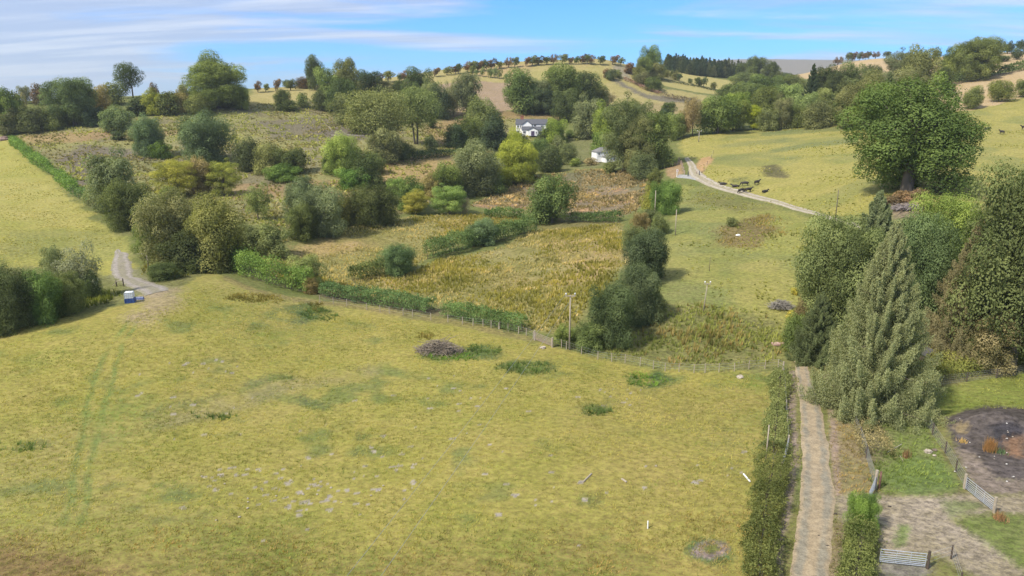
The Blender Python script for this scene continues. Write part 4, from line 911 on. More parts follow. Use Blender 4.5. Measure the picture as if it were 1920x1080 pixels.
# ------------------------------------------------------------------ hedges
def polyline(pp, step=.35):
    h = hits([p[0] for p in pp], [p[1] for p in pp])[:, :2]; s = np.concatenate([[0], np.cumsum(np.hypot(*(h[1:]-h[:-1]).T))]); q = np.arange(0, s[-1], step)
    x = np.interp(q, s, h[:, 0]); y = np.interp(q, s, h[:, 1]); k = 4
    if len(q) > 12:
        ke = np.ones(2*k+1)/(2*k+1)
        x[k:-k] = np.convolve(x, ke, 'valid'); y[k:-k] = np.convolve(y, ke, 'valid')
    return x, y, q
def hedge(pp, w, h, color, leaf, dens, label, ragged=.25, stem=True, seed=1, group=None, name='hedge', cat='hedge', gap=.0):
    r = np.random.default_rng(seed); x, y, q = polyline(pp); n = int(q[-1]*dens); f = r.random(n)*q[-1]
    hx = lambda s: np.interp(s, q, x); hy = lambda s: np.interp(s, q, y); dx = hx(f+.3)-hx(f-.3); dy = hy(f+.3)-hy(f-.3); d = np.hypot(dx, dy)+1e-9; nx, ny = -dy/d, dx/d
    lum = 1 + ragged*2*(fbm(f, f*0+seed*3.7, 1.8, seed, 3)-.5) + ragged*1.4*(fbm(f, f*0+seed*5.1, 6, seed+5, 2)-.5)
    if w > 0: a = r.uniform(-.15*math.pi, 1.15*math.pi, n)
    rad = r.random(n)**.22*(1+(r.random(n) < .07)*r.uniform(0, .55, n)); ca, sa = np.cos(a), np.sin(a); ex = np.sign(ca)*np.abs(ca)**.75*w/2*rad*lum; ez = np.maximum(h*.45 + np.sign(sa)*np.abs(sa)**.75*h*.55*rad*lum, .03)
    sub = 1+.22*np.sin(f*5.2+ez*6)*np.cos(f*3.1-ex*7); ex *= sub; ez *= (1+(sub-1)*.6)
    px_, py_ = hx(f)+nx*ex, hy(f)+ny*ex; pz_ = H(px_, py_)+ez; o0 = (float(x[0]), float(y[0]), float(H(x[0], y[0])[0]))
    nr = np.stack([nx*ca, ny*ca, sa*1.0+.25], 1)*.6+unit(n, r)*.8; nr /= np.linalg.norm(nr, axis=1)[:, None]
    c = np.stack([px_, py_, pz_], 1)-np.array(o0); V, Q = diamonds(c, nr, leaf*r.uniform(.6, 1.4, n), r)
    v = np.clip(.5+(fbm(f, ez*2, 1.3, seed+2, 3)-.5)*1.3+r.normal(0, .15, n), 0, 1)
    e = empty(name, o0, label, cat, group); fo = new_obj('foliage', mesh_arrays('hedge_foliage', V, Q, None, False, {"v": np.repeat(v, 4)}), MAT_LEAF, e); fo.color = (*(COLS[color] if isinstance(color, str) else color), 1)
    if stem:
        m = MB()
        for s in np.arange(.3, q[-1], 1.3):
            bx, by = float(hx(s)), float(hy(s)); bz = float(H(bx, by)[0]); k = Vector((r.normal()*.15, r.normal()*.15, 0)); b0 = Vector((bx, by, bz))-Vector(o0); m.tube([b0+Vector((0,0,-.1)), b0+k+Vector((0,0,h*.4)), b0+k*2+Vector((0,0,h*.75))], [.05,.035,.015], 5, False)
        sq = np.linspace(0, q[-1], max(3, int(q[-1]/2))); m.tube([Vector((float(hx(s)), float(hy(s)), float(H(hx(s), hy(s))[0])+.04))-Vector(o0) for s in sq], .04, 4, False)
        m.build('stems', MAT_BARK, e, True)
    return e
hedge([(400,478),(440,502),(480,524),(530,538),(585,549)], 3.4, 4.0, (.125,.180,.045), .26, 420, 'tall trimmed leafy hedge along the top left of the near pasture', .42, seed=2)
hedge([(602,553),(660,562),(720,571),(780,581),(812,587)], 2.6, 2.3, (.105,.155,.058), .22, 560, 'low trimmed hedge between the tall hedge and the gap above the brush pile', .42, seed=3)
hedge([(836,592),(880,600),(930,610),(985,622)], 2.6, 2.4, (.105,.155,.052), .20, 600, 'low trimmed hedge ending beside the field gate', .3, seed=4)
hedge([(662,528),(690,520),(722,514)], 3.2, 3.0, (.11,.13,.045), .25, 480, 'short dark hedge running down from the feathery willow', .3, seed=5)
hedge([(800,486),(850,474),(890,462),(940,450),(998,434)], 4.4, 4.0, (.100,.140,.050), .27, 620, 'long middle hedge dividing the two rushy fields', .5, seed=6)
hedge([(908,408),(945,408),(985,410)], 2.6, 2.6, (.085,.13,.04), .3, 260, 'short bushy hedge left of the solitary leafy tree', .45, seed=7)
hedge([(1070,416),(1120,416),(1165,417)], 2.4, 2.6, (.070,.105,.035), .3, 260, 'low hedge right of the solitary leafy tree', .3, seed=8)
hedge([(22,268),(50,292),(85,318),(112,338),(140,362)], 2.4, 3.0, (.115,.175,.045), .42, 120, 'bright leafy hedge along the right side of the left field', .75, seed=9)
hedge([(140,366),(165,376),(190,386)], 3, 2.8, (.10,.145,.055), .4, 120, 'grey-green hedge end at the corner of the left field', .4, seed=10)
hedge([(770,300),(800,296),(850,292),(890,290)], 3, 2.6, (.055,.08,.035), .5, 80, 'dark low hedge above the tan meadow', .4, seed=11)
hedge([(1745,168),(1790,158),(1840,147),(1880,139),(1930,128)], 4.5, 4.6, (.075,.098,.036), .8, 50, 'long clipped hedge between the two stubble fields on the right', .25, seed=12)
hedge([(1240,150),(1280,158),(1320,166),(1345,171)], 1.6, 1.2, (.07,.08,.04), .6, 26, 'thin hedge dividing the two hill pastures beyond the spur', .3, False, seed=13)
hedge([(1170,150),(1195,160),(1215,170),(1240,178)], 3, 2.0, (.20,.13,.10), .7, 30, 'pinkish brown bramble strip below the spur hedge', .5, False, seed=14, name='bramble_strip', cat='brambles')
hedge([(1240,180),(1260,186),(1285,190),(1305,190)], 4, 2.6, (.14,.11,.07), .7, 30, 'brown scrub strip crossing the foot of the hill pasture', .6, False, seed=15, name='scrub_strip', cat='scrub')
hedge([(1425,1110),(1423,1060),(1427,1020),(1432,985),(1437,950),(1443,915),(1449,880)], 2.5, 2.0, (.115,.125,.040), .12, 1500, 'overgrown hawthorn hedge on the left side of the lane, nearest the camera', .5, seed=16)
hedge([(1449,862),(1452,830),(1456,790),(1460,750),(1464,705)], 2.0, 1.3, (.135,.15,.055), .13, 800, 'low weedy hedge on the left side of the lane beyond the metal gate', .85, seed=17)
hedge([(1600,1120),(1605,1080),(1610,1040),(1614,1005)], 1.8, 1.7, (.125,.14,.045), .12, 1300, 'clipped hedge on the right side of the lane below the round bush', .35, seed=18)
hedge([(1735,712),(1780,705),(1850,692),(1930,676),(2000,664)], 2.2, 1.4, (.155,.165,.045), .16, 550, 'strip of tall weeds behind the paddock mesh fence', .4, False, seed=19, name='weed_strip', cat='weeds')
hedge([(1745,690),(1800,690),(1860,680),(1940,662)], 3.6, 1.7, (.19,.19,.05), .18, 420, 'tall yellow-green weeds under the great dark tree', .5, False, seed=20, name='weed_strip', cat='weeds')
hedge([(1612,770),(1622,800),(1640,840),(1650,860)], 2.0, .9, (.20,.17,.08), .14, 420, 'dry brown weeds inside the mesh fence beside the lane', .6, False, seed=21, name='weed_strip', cat='weeds')

# ------------------------------------------------------------------ rushes and rank grass: nobody could count it
def blades(pp, dens, h, spread, color, label, nb=6, bw=.07, thr=.0, ns=6, seed=1, soft=.5, name='rushes', cat='rushes'):
    r = np.random.default_rng(seed); wp = world_poly(pp); lo, hi = wp.min(0), wp.max(0); n = int((hi-lo).prod()*dens); X = r.uniform(lo[0], hi[0], n); Y = r.uniform(lo[1], hi[1], n)
    k = inpoly(X+r.normal(0, soft, n)+(fbm(X, Y, 5, seed+70, 2)-.5)*soft*4, Y+r.normal(0, soft, n)+(fbm(X, Y, 5, seed+80, 2)-.5)*soft*4, wp); X, Y = X[k], Y[k]; f = fbm(X, Y, ns, seed+40, 3); k = f + r.normal(0, .05, len(f)) > thr; X, Y, f = X[k], Y[k], f[k]
    Z = H(X, Y); n = len(X); sc_ = r.uniform(.55, 1.25, n)*(.7+.6*np.clip((f-thr)*3, 0, 1)); a = r.uniform(0, 2*math.pi, (n, nb)); sp = r.uniform(.2, 1, (n, nb))*spread
    hh = h*sc_[:, None]*r.uniform(.6, 1.1, (n, nb)); bx = X[:, None]+np.cos(a)*.10*spread; by = Y[:, None]+np.sin(a)*.10*spread
    tx = bx+np.cos(a)*sp*hh; ty = by+np.sin(a)*sp*hh; px_, py_ = -np.sin(a+.6)*bw, np.cos(a+.6)*bw; z = np.repeat(Z[:, None], nb, 1)
    V = np.stack([np.stack([bx-px_, by-py_, z-.03], -1), np.stack([bx+px_, by+py_, z-.03], -1), np.stack([tx, ty, z+hh], -1)], 2).reshape(-1, 3)
    v = np.clip(.5+(fbm(X, Y, 2.5, seed+9, 2)-.5)*1.2+r.normal(0, .12, n), 0, 1); v = np.repeat(v, nb*3)
    o = new_obj(name, mesh_arrays(name, V, None, np.arange(len(V)).reshape(-1, 3), False, {"v": v}), MAT_LEAF, None, dict(kind='stuff', label=label, category=cat)); o.color = (*color, 1); return o
blades(RU1, 3.2, .75, .45, (.215,.185,.042), 'golden brown rushes in the upper left rushy field', ns=13, thr=.48, seed=1, bw=.09)
blades(RU2, 3.2, .75, .45, (.215,.19,.044), 'golden brown rushes in the lower rushy field', ns=13, thr=.47, seed=2, bw=.09)
blades(RU2, 1.6, .6, .6, (.33,.275,.12), 'bleached dry grass in the lower rushy field', thr=.46, seed=12, bw=.09, name='dry_grass', cat='grass')
blades(RU1, 1.6, .6, .6, (.33,.275,.12), 'bleached dry grass in the upper left rushy field', thr=.46, seed=13, bw=.09, name='dry_grass', cat='grass')
blades([(1215,585),(1300,570),(1440,590),(1478,640),(1462,682),(1250,682),(1110,664),(1160,625)], 3.2, .65, .6, (.19,.20,.055), 'rank green grass and rushes behind the post and wire fence', thr=.40, seed=3, bw=.07, name='rank_grass', cat='grass')
blades([(1215,585),(1300,570),(1440,590),(1478,640),(1462,682),(1250,682),(1110,664),(1160,625)], 1.5, 1.0, .5, (.21,.165,.06), 'brown dock and thistle stalks behind the post and wire fence', thr=.52, seed=4, bw=.08, name='weed_stalks', cat='weeds')
blades(BRK, 1.5, .7, .9, (.23,.18,.095), 'brown bracken on the bank below the white houses', thr=.46, seed=5, bw=.2, name='bracken', cat='bracken', ns=9)
blades(BRK, .9, .8, .9, (.36,.27,.13), 'orange bracken on the bank below the white houses', thr=.50, seed=6, bw=.2, name='bracken', cat='bracken', ns=7)
blades(HILL, .40, .7, 1.0, (.21,.18,.085), 'brown bracken and heath on the rough hillside', thr=.48, seed=7, bw=.3, name='bracken', cat='bracken', ns=12)
blades(HILL, .40, .7, 1.0, (.25,.245,.075), 'yellow-green tussocks on the rough hillside', thr=.50, seed=8, bw=.28, name='tussock_grass', cat='grass', ns=10)
blades([(1340,430),(1400,410),(1450,400),(1450,440),(1400,465),(1345,462)], 2.6, .6, .6, (.22,.175,.06), 'dark brown rushes on the bank below the far track', thr=.44, seed=9, bw=.08, soft=1.6)
blades(VAL, .8, .4, .7, (.215,.21,.06), 'scattered rush tussocks in the pasture below the far track', thr=.54, seed=10, bw=.1, nb=9)
blades(RGT, .4, .32, .9, (.25,.235,.07), 'scattered tussocks in the right-hand pasture', thr=.56, seed=11, bw=.14, nb=8, name='tussock_grass', cat='grass', ns=14)
for i, (x, y, rx, ry, c_) in enumerate([(600,590,40,10,'G'),(985,690,60,13,'G'),(850,668,50,9,'V'),(800,632,18,8,'O'),(905,655,36,10,'G'),(1210,712,42,14,'V'),(1120,770,30,10,'G'),(25,838,60,9,'G'),(400,782,50,6,'G'),(590,575,14,10,'O'),(480,560,60,8,'O')]):
    blades([(x+rx*math.cos(a*.785), y+ry*math.sin(a*.785)) for a in range(8)], 7, .42, .8, {'G': (.085,.12,.036), 'V': (.10,.165,.03), 'O': (.16,.13,.035)}[c_], ['nettle patch by the foot of the trimmed hedge','thistle patch left of the post and wire fence','green rushes in front of the brush pile','brown rushes left of the brush pile','nettles right of the brush pile','bright green rank patch before the post and wire fence','thistles in the middle of the near pasture','long dark grass at the left edge of the near pasture','dark grass on the old ridge in the near pasture','rushes by the trimmed hedge','brown rushes below the tall trimmed hedge'][i], thr=.36, ns=3, seed=30+i, bw=.035, name='weeds', cat='weeds', nb=8)
blades([(285,510),(340,505),(345,520),(292,526)], 3, .8, .6, (.15,.15,.04), 'rank grass beneath the brambles by the gravel track', thr=.3, seed=60, name='rank_grass', cat='grass')
blades([(130,590),(222,566),(226,550),(205,547),(150,560)], 3, .8, .6, (.15,.16,.035), 'rank grass behind the water tank', thr=.3, seed=61, name='rank_grass', cat='grass')
blades([(272,495),(300,505),(285,522),(268,515)], 3, .7, .6, (.20,.17,.04), 'brown grass right of the gravel track', thr=.3, seed=62, name='rank_grass', cat='grass')
blades([(1470,700),(1488,700),(1496,860),(1486,960),(1440,1090),(1400,1090),(1440,880)], 4, .28, .9, (.15,.155,.045), 'verge grass left of the lane', thr=.35, seed=63, bw=.03, name='verge_grass', cat='grass')
blades([(1566,790),(1600,800),(1642,890),(1640,930),(1568,925)], 5, .25, .9, (.26,.19,.07), 'dry verge grass right of the lane', thr=.35, seed=64, bw=.03, name='verge_grass', cat='grass')
blades([(1650,720),(1700,745),(1760,850),(1800,915),(1650,925),(1645,850),(1620,770)], 7, .32, .9, (.155,.19,.05), 'lush green grass in the gateway paddock', thr=.36, seed=65, bw=.03, name='lush_grass', cat='grass')
blades([(1470,1090),(1484,1000),(1492,950),(1494,880),(1492,780),(1498,780),(1500,880),(1499,950),(1492,1000),(1484,1090)], 22, .17, .9, (.175,.18,.055), 'ragged grass creeping over the left edge of the lane', thr=.42, seed=66, bw=.025, ns=2, soft=.15, name='verge_grass', cat='grass')
blades([(1556,1090),(1562,1000),(1564,965),(1572,965),(1570,1090)], 22, .17, .9, (.20,.17,.06), 'ragged grass creeping over the right edge of the lane', thr=.42, seed=67, bw=.025, ns=2, soft=.15, name='verge_grass', cat='grass')
blades([(1552,800),(1560,850),(1564,920),(1572,920),(1568,850),(1560,800)], 16, .15, .9, (.24,.18,.08), 'dry grass on the right shoulder of the lane', thr=.48, seed=68, bw=.025, ns=2, soft=.15, name='verge_grass', cat='grass')

blades([(0,640),(240,600),(400,530),(600,575),(1000,645),(1200,700),(1440,705),(1430,1085),(0,1085)], 7, .15, .9, (.265,.235,.066), 'short pasture grass of the near field', thr=.34, ns=5, seed=90, bw=.028, nb=5, name='pasture_grass', cat='grass')
blades([(0,640),(240,600),(400,530),(600,575),(1000,645),(1200,700),(1440,705),(1430,1085),(0,1085)], 3, .17, .8, (.15,.175,.045), 'greener tufts of the near field', thr=.50, ns=3, seed=91, bw=.028, nb=5, name='green_tufts', cat='grass')
blades([(0,985),(420,980),(700,1030),(1100,985),(1430,935),(1430,1085),(0,1085)], 6, .22, .8, (.235,.175,.06), 'browner mossy tufts along the bottom of the near field', thr=.46, ns=3, seed=92, bw=.026, nb=5, name='brown_tufts', cat='grass')
blades([(0,275),(90,335),(200,432),(245,470),(100,500),(0,495)], 1.2, .22, .9, (.27,.235,.07), 'short pasture grass of the left field', thr=.44, ns=5, seed=93, bw=.07, nb=5, name='pasture_grass', cat='grass')
blades([(1730,735),(1930,698),(1930,765),(1800,768)], 6, .2, .9, (.22,.225,.06), 'rough grass of the paddock', thr=.4, ns=3, seed=94, bw=.03, name='paddock_grass', cat='grass')
# ------------------------------------------------------------------ houses
MAT_SLATE = noisy("slate", (.105,.105,.115), (.065,.068,.078), 3, .6, .2, stretch=(1,1,6))
MAT_BRICK = noisy("brick", (.34,.13,.08), (.22,.09,.06), 5, .85, .2)
MAT_RENDER = noisy("white_render", (.86,.85,.83), (.76,.75,.73), .9, .85, .05)
MAT_GLASS = noisy("window_glass", (.045,.055,.07), (.02,.025,.035), 2, .12, 0)
MAT_PURPLE = noisy("dark_door", (.10,.07,.13), (.06,.04,.08), 3, .5, 0)
def gable_roof(m, x0, x1, y0, y1, ze, zr, along='x', t=.14, ov=.28):
    if along == 'x':
        ym = (y0+y1)/2; k = (zr-ze)/((y1-y0)/2)
        for s, ya in ((-1, y0), (1, y1)):
            v = [(x0-ov, ya+s*ov, ze-k*ov), (x1+ov, ya+s*ov, ze-k*ov), (x1+ov, ym, zr), (x0-ov, ym, zr)]; m.add(v+[(a, b, c+t) for a, b, c in v], [(0,1,2,3),(7,6,5,4),(0,4,5,1),(1,5,6,2),(2,6,7,3),(3,7,4,0)])
    else:
        xm = (x0+x1)/2; k = (zr-ze)/((x1-x0)/2)
        for s, xa in ((-1, x0), (1, x1)):
            v = [(xa+s*ov, y0-ov, ze-k*ov), (xm, y0-ov, zr), (xm, y1, zr), (xa+s*ov, y1, ze-k*ov)]; m.add(v+[(a, b, c+t) for a, b, c in v], [(0,1,2,3),(7,6,5,4),(0,4,5,1),(1,5,6,2),(2,6,7,3),(3,7,4,0)])
    return m
def window(e, x, y, z, w, h, rz=0):
    """window on a wall facing -y (rz=0)"""
    f = MB(); M = Matrix.Translation((x, y, z)) @ Matrix.Rotation(rz, 4, 'Z')
    def bb(m, c, d): p_ = M @ Vector(c); m.box(p_, d, rz)
    for s in (-1, 1): bb(f, (s*w/2, -.03, 0), (.09, .12, h+.09))
    for s in (-1, 1): bb(f, (0, -.033, s*h/2), (w-.09, .12, .09))
    bb(f, (0, -.03, 0), (.06, .09, h-.09)); bb(f, (0, -.06, -h/2-.10), (w+.25, .2, .08)); wo = f.build('window', MAT_WHITE, e)
    g = MB(); bb(g, (0, -.015, 0), (w-.1, .05, h-.1)); g.build('pane', MAT_GLASS, wo); return wo
def door(e, x, y, z, w, h, mat):
    d = MB(); d.box((x, y-.03, z+h/2), (w, .1, h)); for_ = MB(); do = d.build('door', mat, e)
    k = MB(); k.box((x+w*.36, y-.11, z+h*.48), (.05, .06, .14)); k.build('handle', MAT_GALV, do)
hx, hy, hz, ht = hit(1001, 254)
house = empty('farmhouse', (hx, hy, hz-.1), 'white two-storey farmhouse with slate roofs among the trees', 'house', None, math.radians(-3))
w = MB(); w.prism([(-8.2,0),(5.8,0),(5.8,5.0),(-8.2,5.0)], 4.0, 10.0)
for xa in (-8.2, 5.8-.02): w.prism([(4.0,5.0),(10.0,5.0),(7.0,7.0)], 0, .02, Matrix.Translation((xa,0,0)) @ Matrix(((0,1,0,0),(1,0,0,0),(0,0,1,0),(0,0,0,1))))
w.prism([(-5.4,0),(-1.0,0),(-1.0,4.7),(-3.2,6.4),(-5.4,4.7)], 2.9, 4.6)
w.prism([(-5.3,0),(4.3,0),(4.3,2.7),(-5.3,2.7)], -.6, 3.99)
for xa in (-5.3, 4.28): w.prism([(-.6,2.7),(4.0,2.7),(1.7,3.9)], 0, .02, Matrix.Translation((xa,0,0)) @ Matrix(((0,1,0,0),(1,0,0,0),(0,0,1,0),(0,0,0,1))))
w.prism([(-2.6,0),(1.8,0),(1.8,2.5),(-.4,3.6),(-2.6,2.5)], -2.2, -.7)
w.build('wall', MAT_RENDER, house)
r_ = gable_roof(MB(), -8.2, 5.8, 4, 10, 5.0, 7.0); gable_roof(r_, -5.4, -1.0, 2.9, 6.8, 4.75, 6.45, 'y'); rf = r_.build('roof', MAT_SLATE, house)
c_ = MB(); c_.box((-5.6, 7.1, 7.5), (1.5, .7, 1.5)); c_.box((-5.6, 7.1, 8.3), (1.65, .85, .14)); [c_.tube([(-5.6+d, 7.1, 8.35), (-5.6+d, 7.1, 8.8)], .13, 8) for d in (-.4, .05, .5)]; c_.build('chimney', MAT_BRICK, rf)
r_ = gable_roof(MB(), -5.3, 4.3, -.6, 4.0, 2.7, 3.9); gable_roof(r_, -2.6, 1.8, -2.2, 1.6, 2.55, 3.65, 'y'); r_.build('front_roof', MAT_SLATE, house)
for x_, y_, z_, w_, h_ in [(-7.3,4.0,3.9,.9,1.1),(-6.2,4.0,3.9,.6,1.1),(.4,4.0,4.35,1.1,.8),(3.6,4.0,3.9,1.3,1.0),(-7.2,4.0,1.5,.9,1.2),(-4.2,-.6,1.5,1.2,1.1),(2.9,-.6,1.5,1.1,1.3),(1.1,-2.2,1.5,.6,.9)]: window(house, x_, y_, z_, w_, h_)
door(house, -.45, -2.2, .1, 1.5, 2.0, MAT_PURPLE)
p_ = MB(); p_.box((-.4, -3.0, .05), (3, 1.5, .14)); p_.build('doorstep', MAT_SLATE, house)
kx, ky, kz, kt = hit(1141, 303)
cot = empty('cottage', (kx, ky, kz-.2), 'small white cottage with grey hipped roof and glazed porch half hidden by pines', 'cottage', None, math.radians(16))
w = MB(); w.prism([(-4.2,0),(2.6,0),(2.6,3.7),(-4.2,3.7)], 1.5, 6.5); w.prism([(-2.0,0),(3.6,0),(3.6,1.9),(-2.0,1.9)], -1.9, 1.49); w.build('wall', MAT_RENDER, cot)
def hip(m, x0, x1, y0, y1, ze, zr, inset, ov=.3):
    ym = (y0+y1)/2; v = [(x0-ov,y0-ov,ze),(x1+ov,y0-ov,ze),(x1+ov,y1+ov,ze),(x0-ov,y1+ov,ze),(x0+inset,ym,zr),(x1-inset,ym,zr)]
    m.add(v, [(0,1,5,4),(2,3,4,5),(1,2,5),(3,0,4),(0,3,2,1)]); return m
MAT_GREYROOF = noisy("grey_tiles", (.22,.21,.20), (.14,.135,.13), 3, .8, .2)
rf = hip(MB(), -4.2, 2.6, 1.5, 6.5, 3.72, 5.3, 2.3).build('roof', MAT_GREYROOF, cot); c_ = MB(); c_.box((1.0, 4.2, 5.4), (.8, .6, 1.4)); c_.box((1.0, 4.2, 6.15), (.95, .75, .12)); c_.build('chimney', MAT_BRICK, rf)
hip(MB(), -2.0, 3.6, -1.9, 1.3, 1.95, 2.9, 1.4).build('porch_roof', MAT_GREYROOF, cot)
for x_, y_, z_, w_, h_ in [(-3.2,1.5,2.9,.8,.9),(-.9,1.5,3.15,.8,.6),(-1.1,-1.9,1.05,.9,.9),(.2,-1.9,1.05,.9,.9),(1.4,-1.9,1.05,.9,.9),(2.7,-1.9,1.05,.8,.9)]: window(cot, x_, y_, z_, w_, h_)

# ------------------------------------------------------------------ poles, wires
def pole_thing(x, base, top, label, arm=0, r=.13, name='power_pole', cat='power pole', group=None, lean=(0, 0), mat=MAT_WOOD, rz=0.0, insul=2):
    px_, py_, pz_, t = hit(x, base); _, b_, c_ = pix_dir(x, top); h = CH+(c_/b_)*py_-pz_
    if not arm:
        o = MB().tube([(0,0,-.3),(lean[0]*.5,lean[1]*.5,h*.5),(lean[0],lean[1],h)], [r,r*.9,r*.75], 8).build(name, mat, None, True, dict(label=label, category=cat, group=group)); o.location = (px_, py_, pz_); return o, h
    e = empty(name, (px_, py_, pz_), label, cat, group, rz)
    MB().tube([(0,0,-.3),(lean[0]*.5,lean[1]*.5,h*.5),(lean[0],lean[1],h)], [r,r*.9,r*.72], 8).build('pole', mat, e, True)
    MB().box((lean[0], lean[1]-r*.9, h-.12), (arm, .10, .13)).build('crossarm', MAT_WOOD, e)
    for k in range(insul):
        xx = lean[0]-arm/2+.08+(arm-.16)*k/(insul-1)
        MB().tube([(xx, lean[1]-r*.9, h-.06), (xx, lean[1]-r*.9, h+.06), (xx, lean[1]-r*.9, h+.10), (xx, lean[1]-r*.9, h+.20), (xx, lean[1]-r*.9, h+.30)], [.02,.02,.10,.12,.06], 8).build('insulator', MAT_WHITE, e, True)
    return e, h
P1, h1 = pole_thing(1067.5, 656, 553, 'tall pale power pole with crossarm at the end of the overgrown hedge', 1.35, .12)
pole_thing(1318, 587, 531, 'leaning pale power pole standing in the rank grass', .95, .085, lean=(.42, .1))
pole_thing(1227, 412, 357, 'thin grey pole rising out of the overgrown hedge', 0, .11, cat='pole', name='pole')
pole_thing(1266, 441, 393, 'short pale pole standing in the pasture right of the overgrown hedge', 0, .11, cat='pole', name='pole')
pole_thing(1566, 414, 356, 'dark pole standing at the end of the far track', 0, .10, cat='pole', name='pole', mat=MAT_BARK)
pole_thing(1310, 266, 246, 'distant pole with crossarm at the wood edge beyond the farm track', 1.6, .16, mat=MAT_PALEBARK)
pole_thing(1330, 508, 482, 'thin dark stake standing alone in the pasture', 0, .05, cat='stake', name='stake', mat=MAT_BARK)
pole_thing(1436, 862, 797, 'tall bare post standing behind the lane hedge', 0, .075, cat='post', name='post')
a0 = Vector(P1.location)
for k, (dx, ex) in enumerate([(-.60, -9.15), (.60, -7.3)]):
    A_ = a0 + Vector((dx, -.12, h1+.27)); B_ = Vector((ex, 33.5, 8.2)); D_ = B_-A_; pts = []
    for i in range(41):
        s = i/40*1.55; q = A_+D_*s; q.z = A_.z + (B_.z-A_.z)*s - 1.5*4*(s/1.7)*(1-s/1.7)*.55 + 1.5*4*(1/1.7)*(1-1/1.7)*.55*s; pts.append(q-A_)
    o = MB().tube(pts, .014, 4, False).build('overhead_wire', MAT_WIRE, None, False, dict(label=['left overhead wire running from the tall pole towards the bottom of the photo', 'right overhead wire running from the tall pole towards the bottom of the photo'][k], category='wire')); o.location = A_

# ------------------------------------------------------------------ fences, gates, posts
def fence(bases, h, label, pmat=MAT_WOOD, r=.055, wires=(.35,.65,.95), net=0, toph=1.0, name='wire_fence', netmat=None, big=()):
    hh = hits([b[0] for b in bases], [b[1] for b in bases]); o0 = Vector(hh[0][:3]); e = empty(name, o0, label, 'fence')
    P_ = [Vector(p[:3])-o0 for p in hh]
    for i, p in enumerate(P_):
        k = random.Random(i*7+len(P_)); hk = h*k.uniform(.92, 1.06); rr = r*(1.9 if i in big else 1)
        MB().tube([p+Vector((0,0,-.2)), p+Vector((k.uniform(-.05,.05), k.uniform(-.05,.05), hk))], [rr, rr*.9], 6).build('post', pmat, e, False)
    m = MB()
    for a, b in zip(P_[:-1], P_[1:]):
        n = max(2, int((b-a).length/1.0)); seg = [a.lerp(b, i/n) for i in range(n+1)]
        for q in seg: q.z = float(H(q.x+o0.x, q.y+o0.y)[0])-o0.z
        for wz in wires: m.tube([q+Vector((0, 0, h*wz)) for q in seg], .008, 3, False)
        if net:
            L_ = (b-a).length; k = 0
            while k < L_:
                q = a.lerp(b, k/L_); z = float(H(q.x+o0.x, q.y+o0.y)[0])-o0.z; m.box((q.x, q.y, z+h*toph/2), (.009, .009, h*toph)); k += net
    m.build('wire', netmat or MAT_WIRE, e); return e
fence([(600,566),(625,570),(650,574),(688,581),(713,585),(730,588),(756,591),(774,594),(808,600)], 1.15, 'wooden post and wire fence along the low trimmed hedge', r=.06)
fence([(840,604),(867,608),(887,611),(906,612),(921,615),(936,617),(953,621),(972,626),(987,629),(1000,635)], 1.15, 'wooden post and wire fence running up to the field gate', r=.07, big=(5,))
fence([(1036,650),(1053,652),(1062,655),(1090,664),(1121,674),(1147,678),(1172,680),(1200,686),(1225,692),(1247,696),(1273,697),(1301,699),(1322,699),(1348,698),(1377,696),(1404,692),(1434,691),(1459,689),(1468,695)], 1.15, 'long post and wire mesh fence closing the back of the near pasture', r=.06, net=.6, big=(18,))
fence([(1468,697),(1471,735),(1473,770),(1475,805),(1477,838)], 1.25, 'post and wire fence on the left side of the lane', r=.06)
fence([(1588,762),(1598,790),(1612,822),(1624,858),(1640,915)], 1.2, 'grey mesh fence on the right side of the lane', pmat=MAT_DARKWOOD, r=.075, net=.25, wires=(.1,.32,.55,.78,1.0))
fence([(1702,750),(1722,778),(1748,815),(1772,850),(1792,885),(1812,918)], 1.2, 'mesh fence between the green strip and the burnt ground', pmat=MAT_DARKWOOD, r=.075, net=.25, wires=(.1,.32,.55,.78,1.0))
fence([(1712,738),(1755,723),(1812,716),(1868,709),(1925,699),(1985,690)], 1.15, 'mesh fence along the back of the paddock', pmat=MAT_DARKWOOD, r=.075, net=.25, wires=(.1,.32,.55,.78,1.0))
fence([(1740,1062),(1783,1048),(1800,1100)], 1.1, 'short broken wire fence right of the lower gate', pmat=MAT_DARKWOOD, r=.07)
fence([(1828,205),(1860,196),(1885,188),(1920,181),(1955,175)], 1.2, 'fence on the edge of the right-hand stubble field', r=.08)
fence([(1320,322),(1326,309),(1334,297),(1337,288)], 1.2, 'short fence on the bank inside the bend of the farm track', pmat=MAT_DARKWOOD, r=.06)
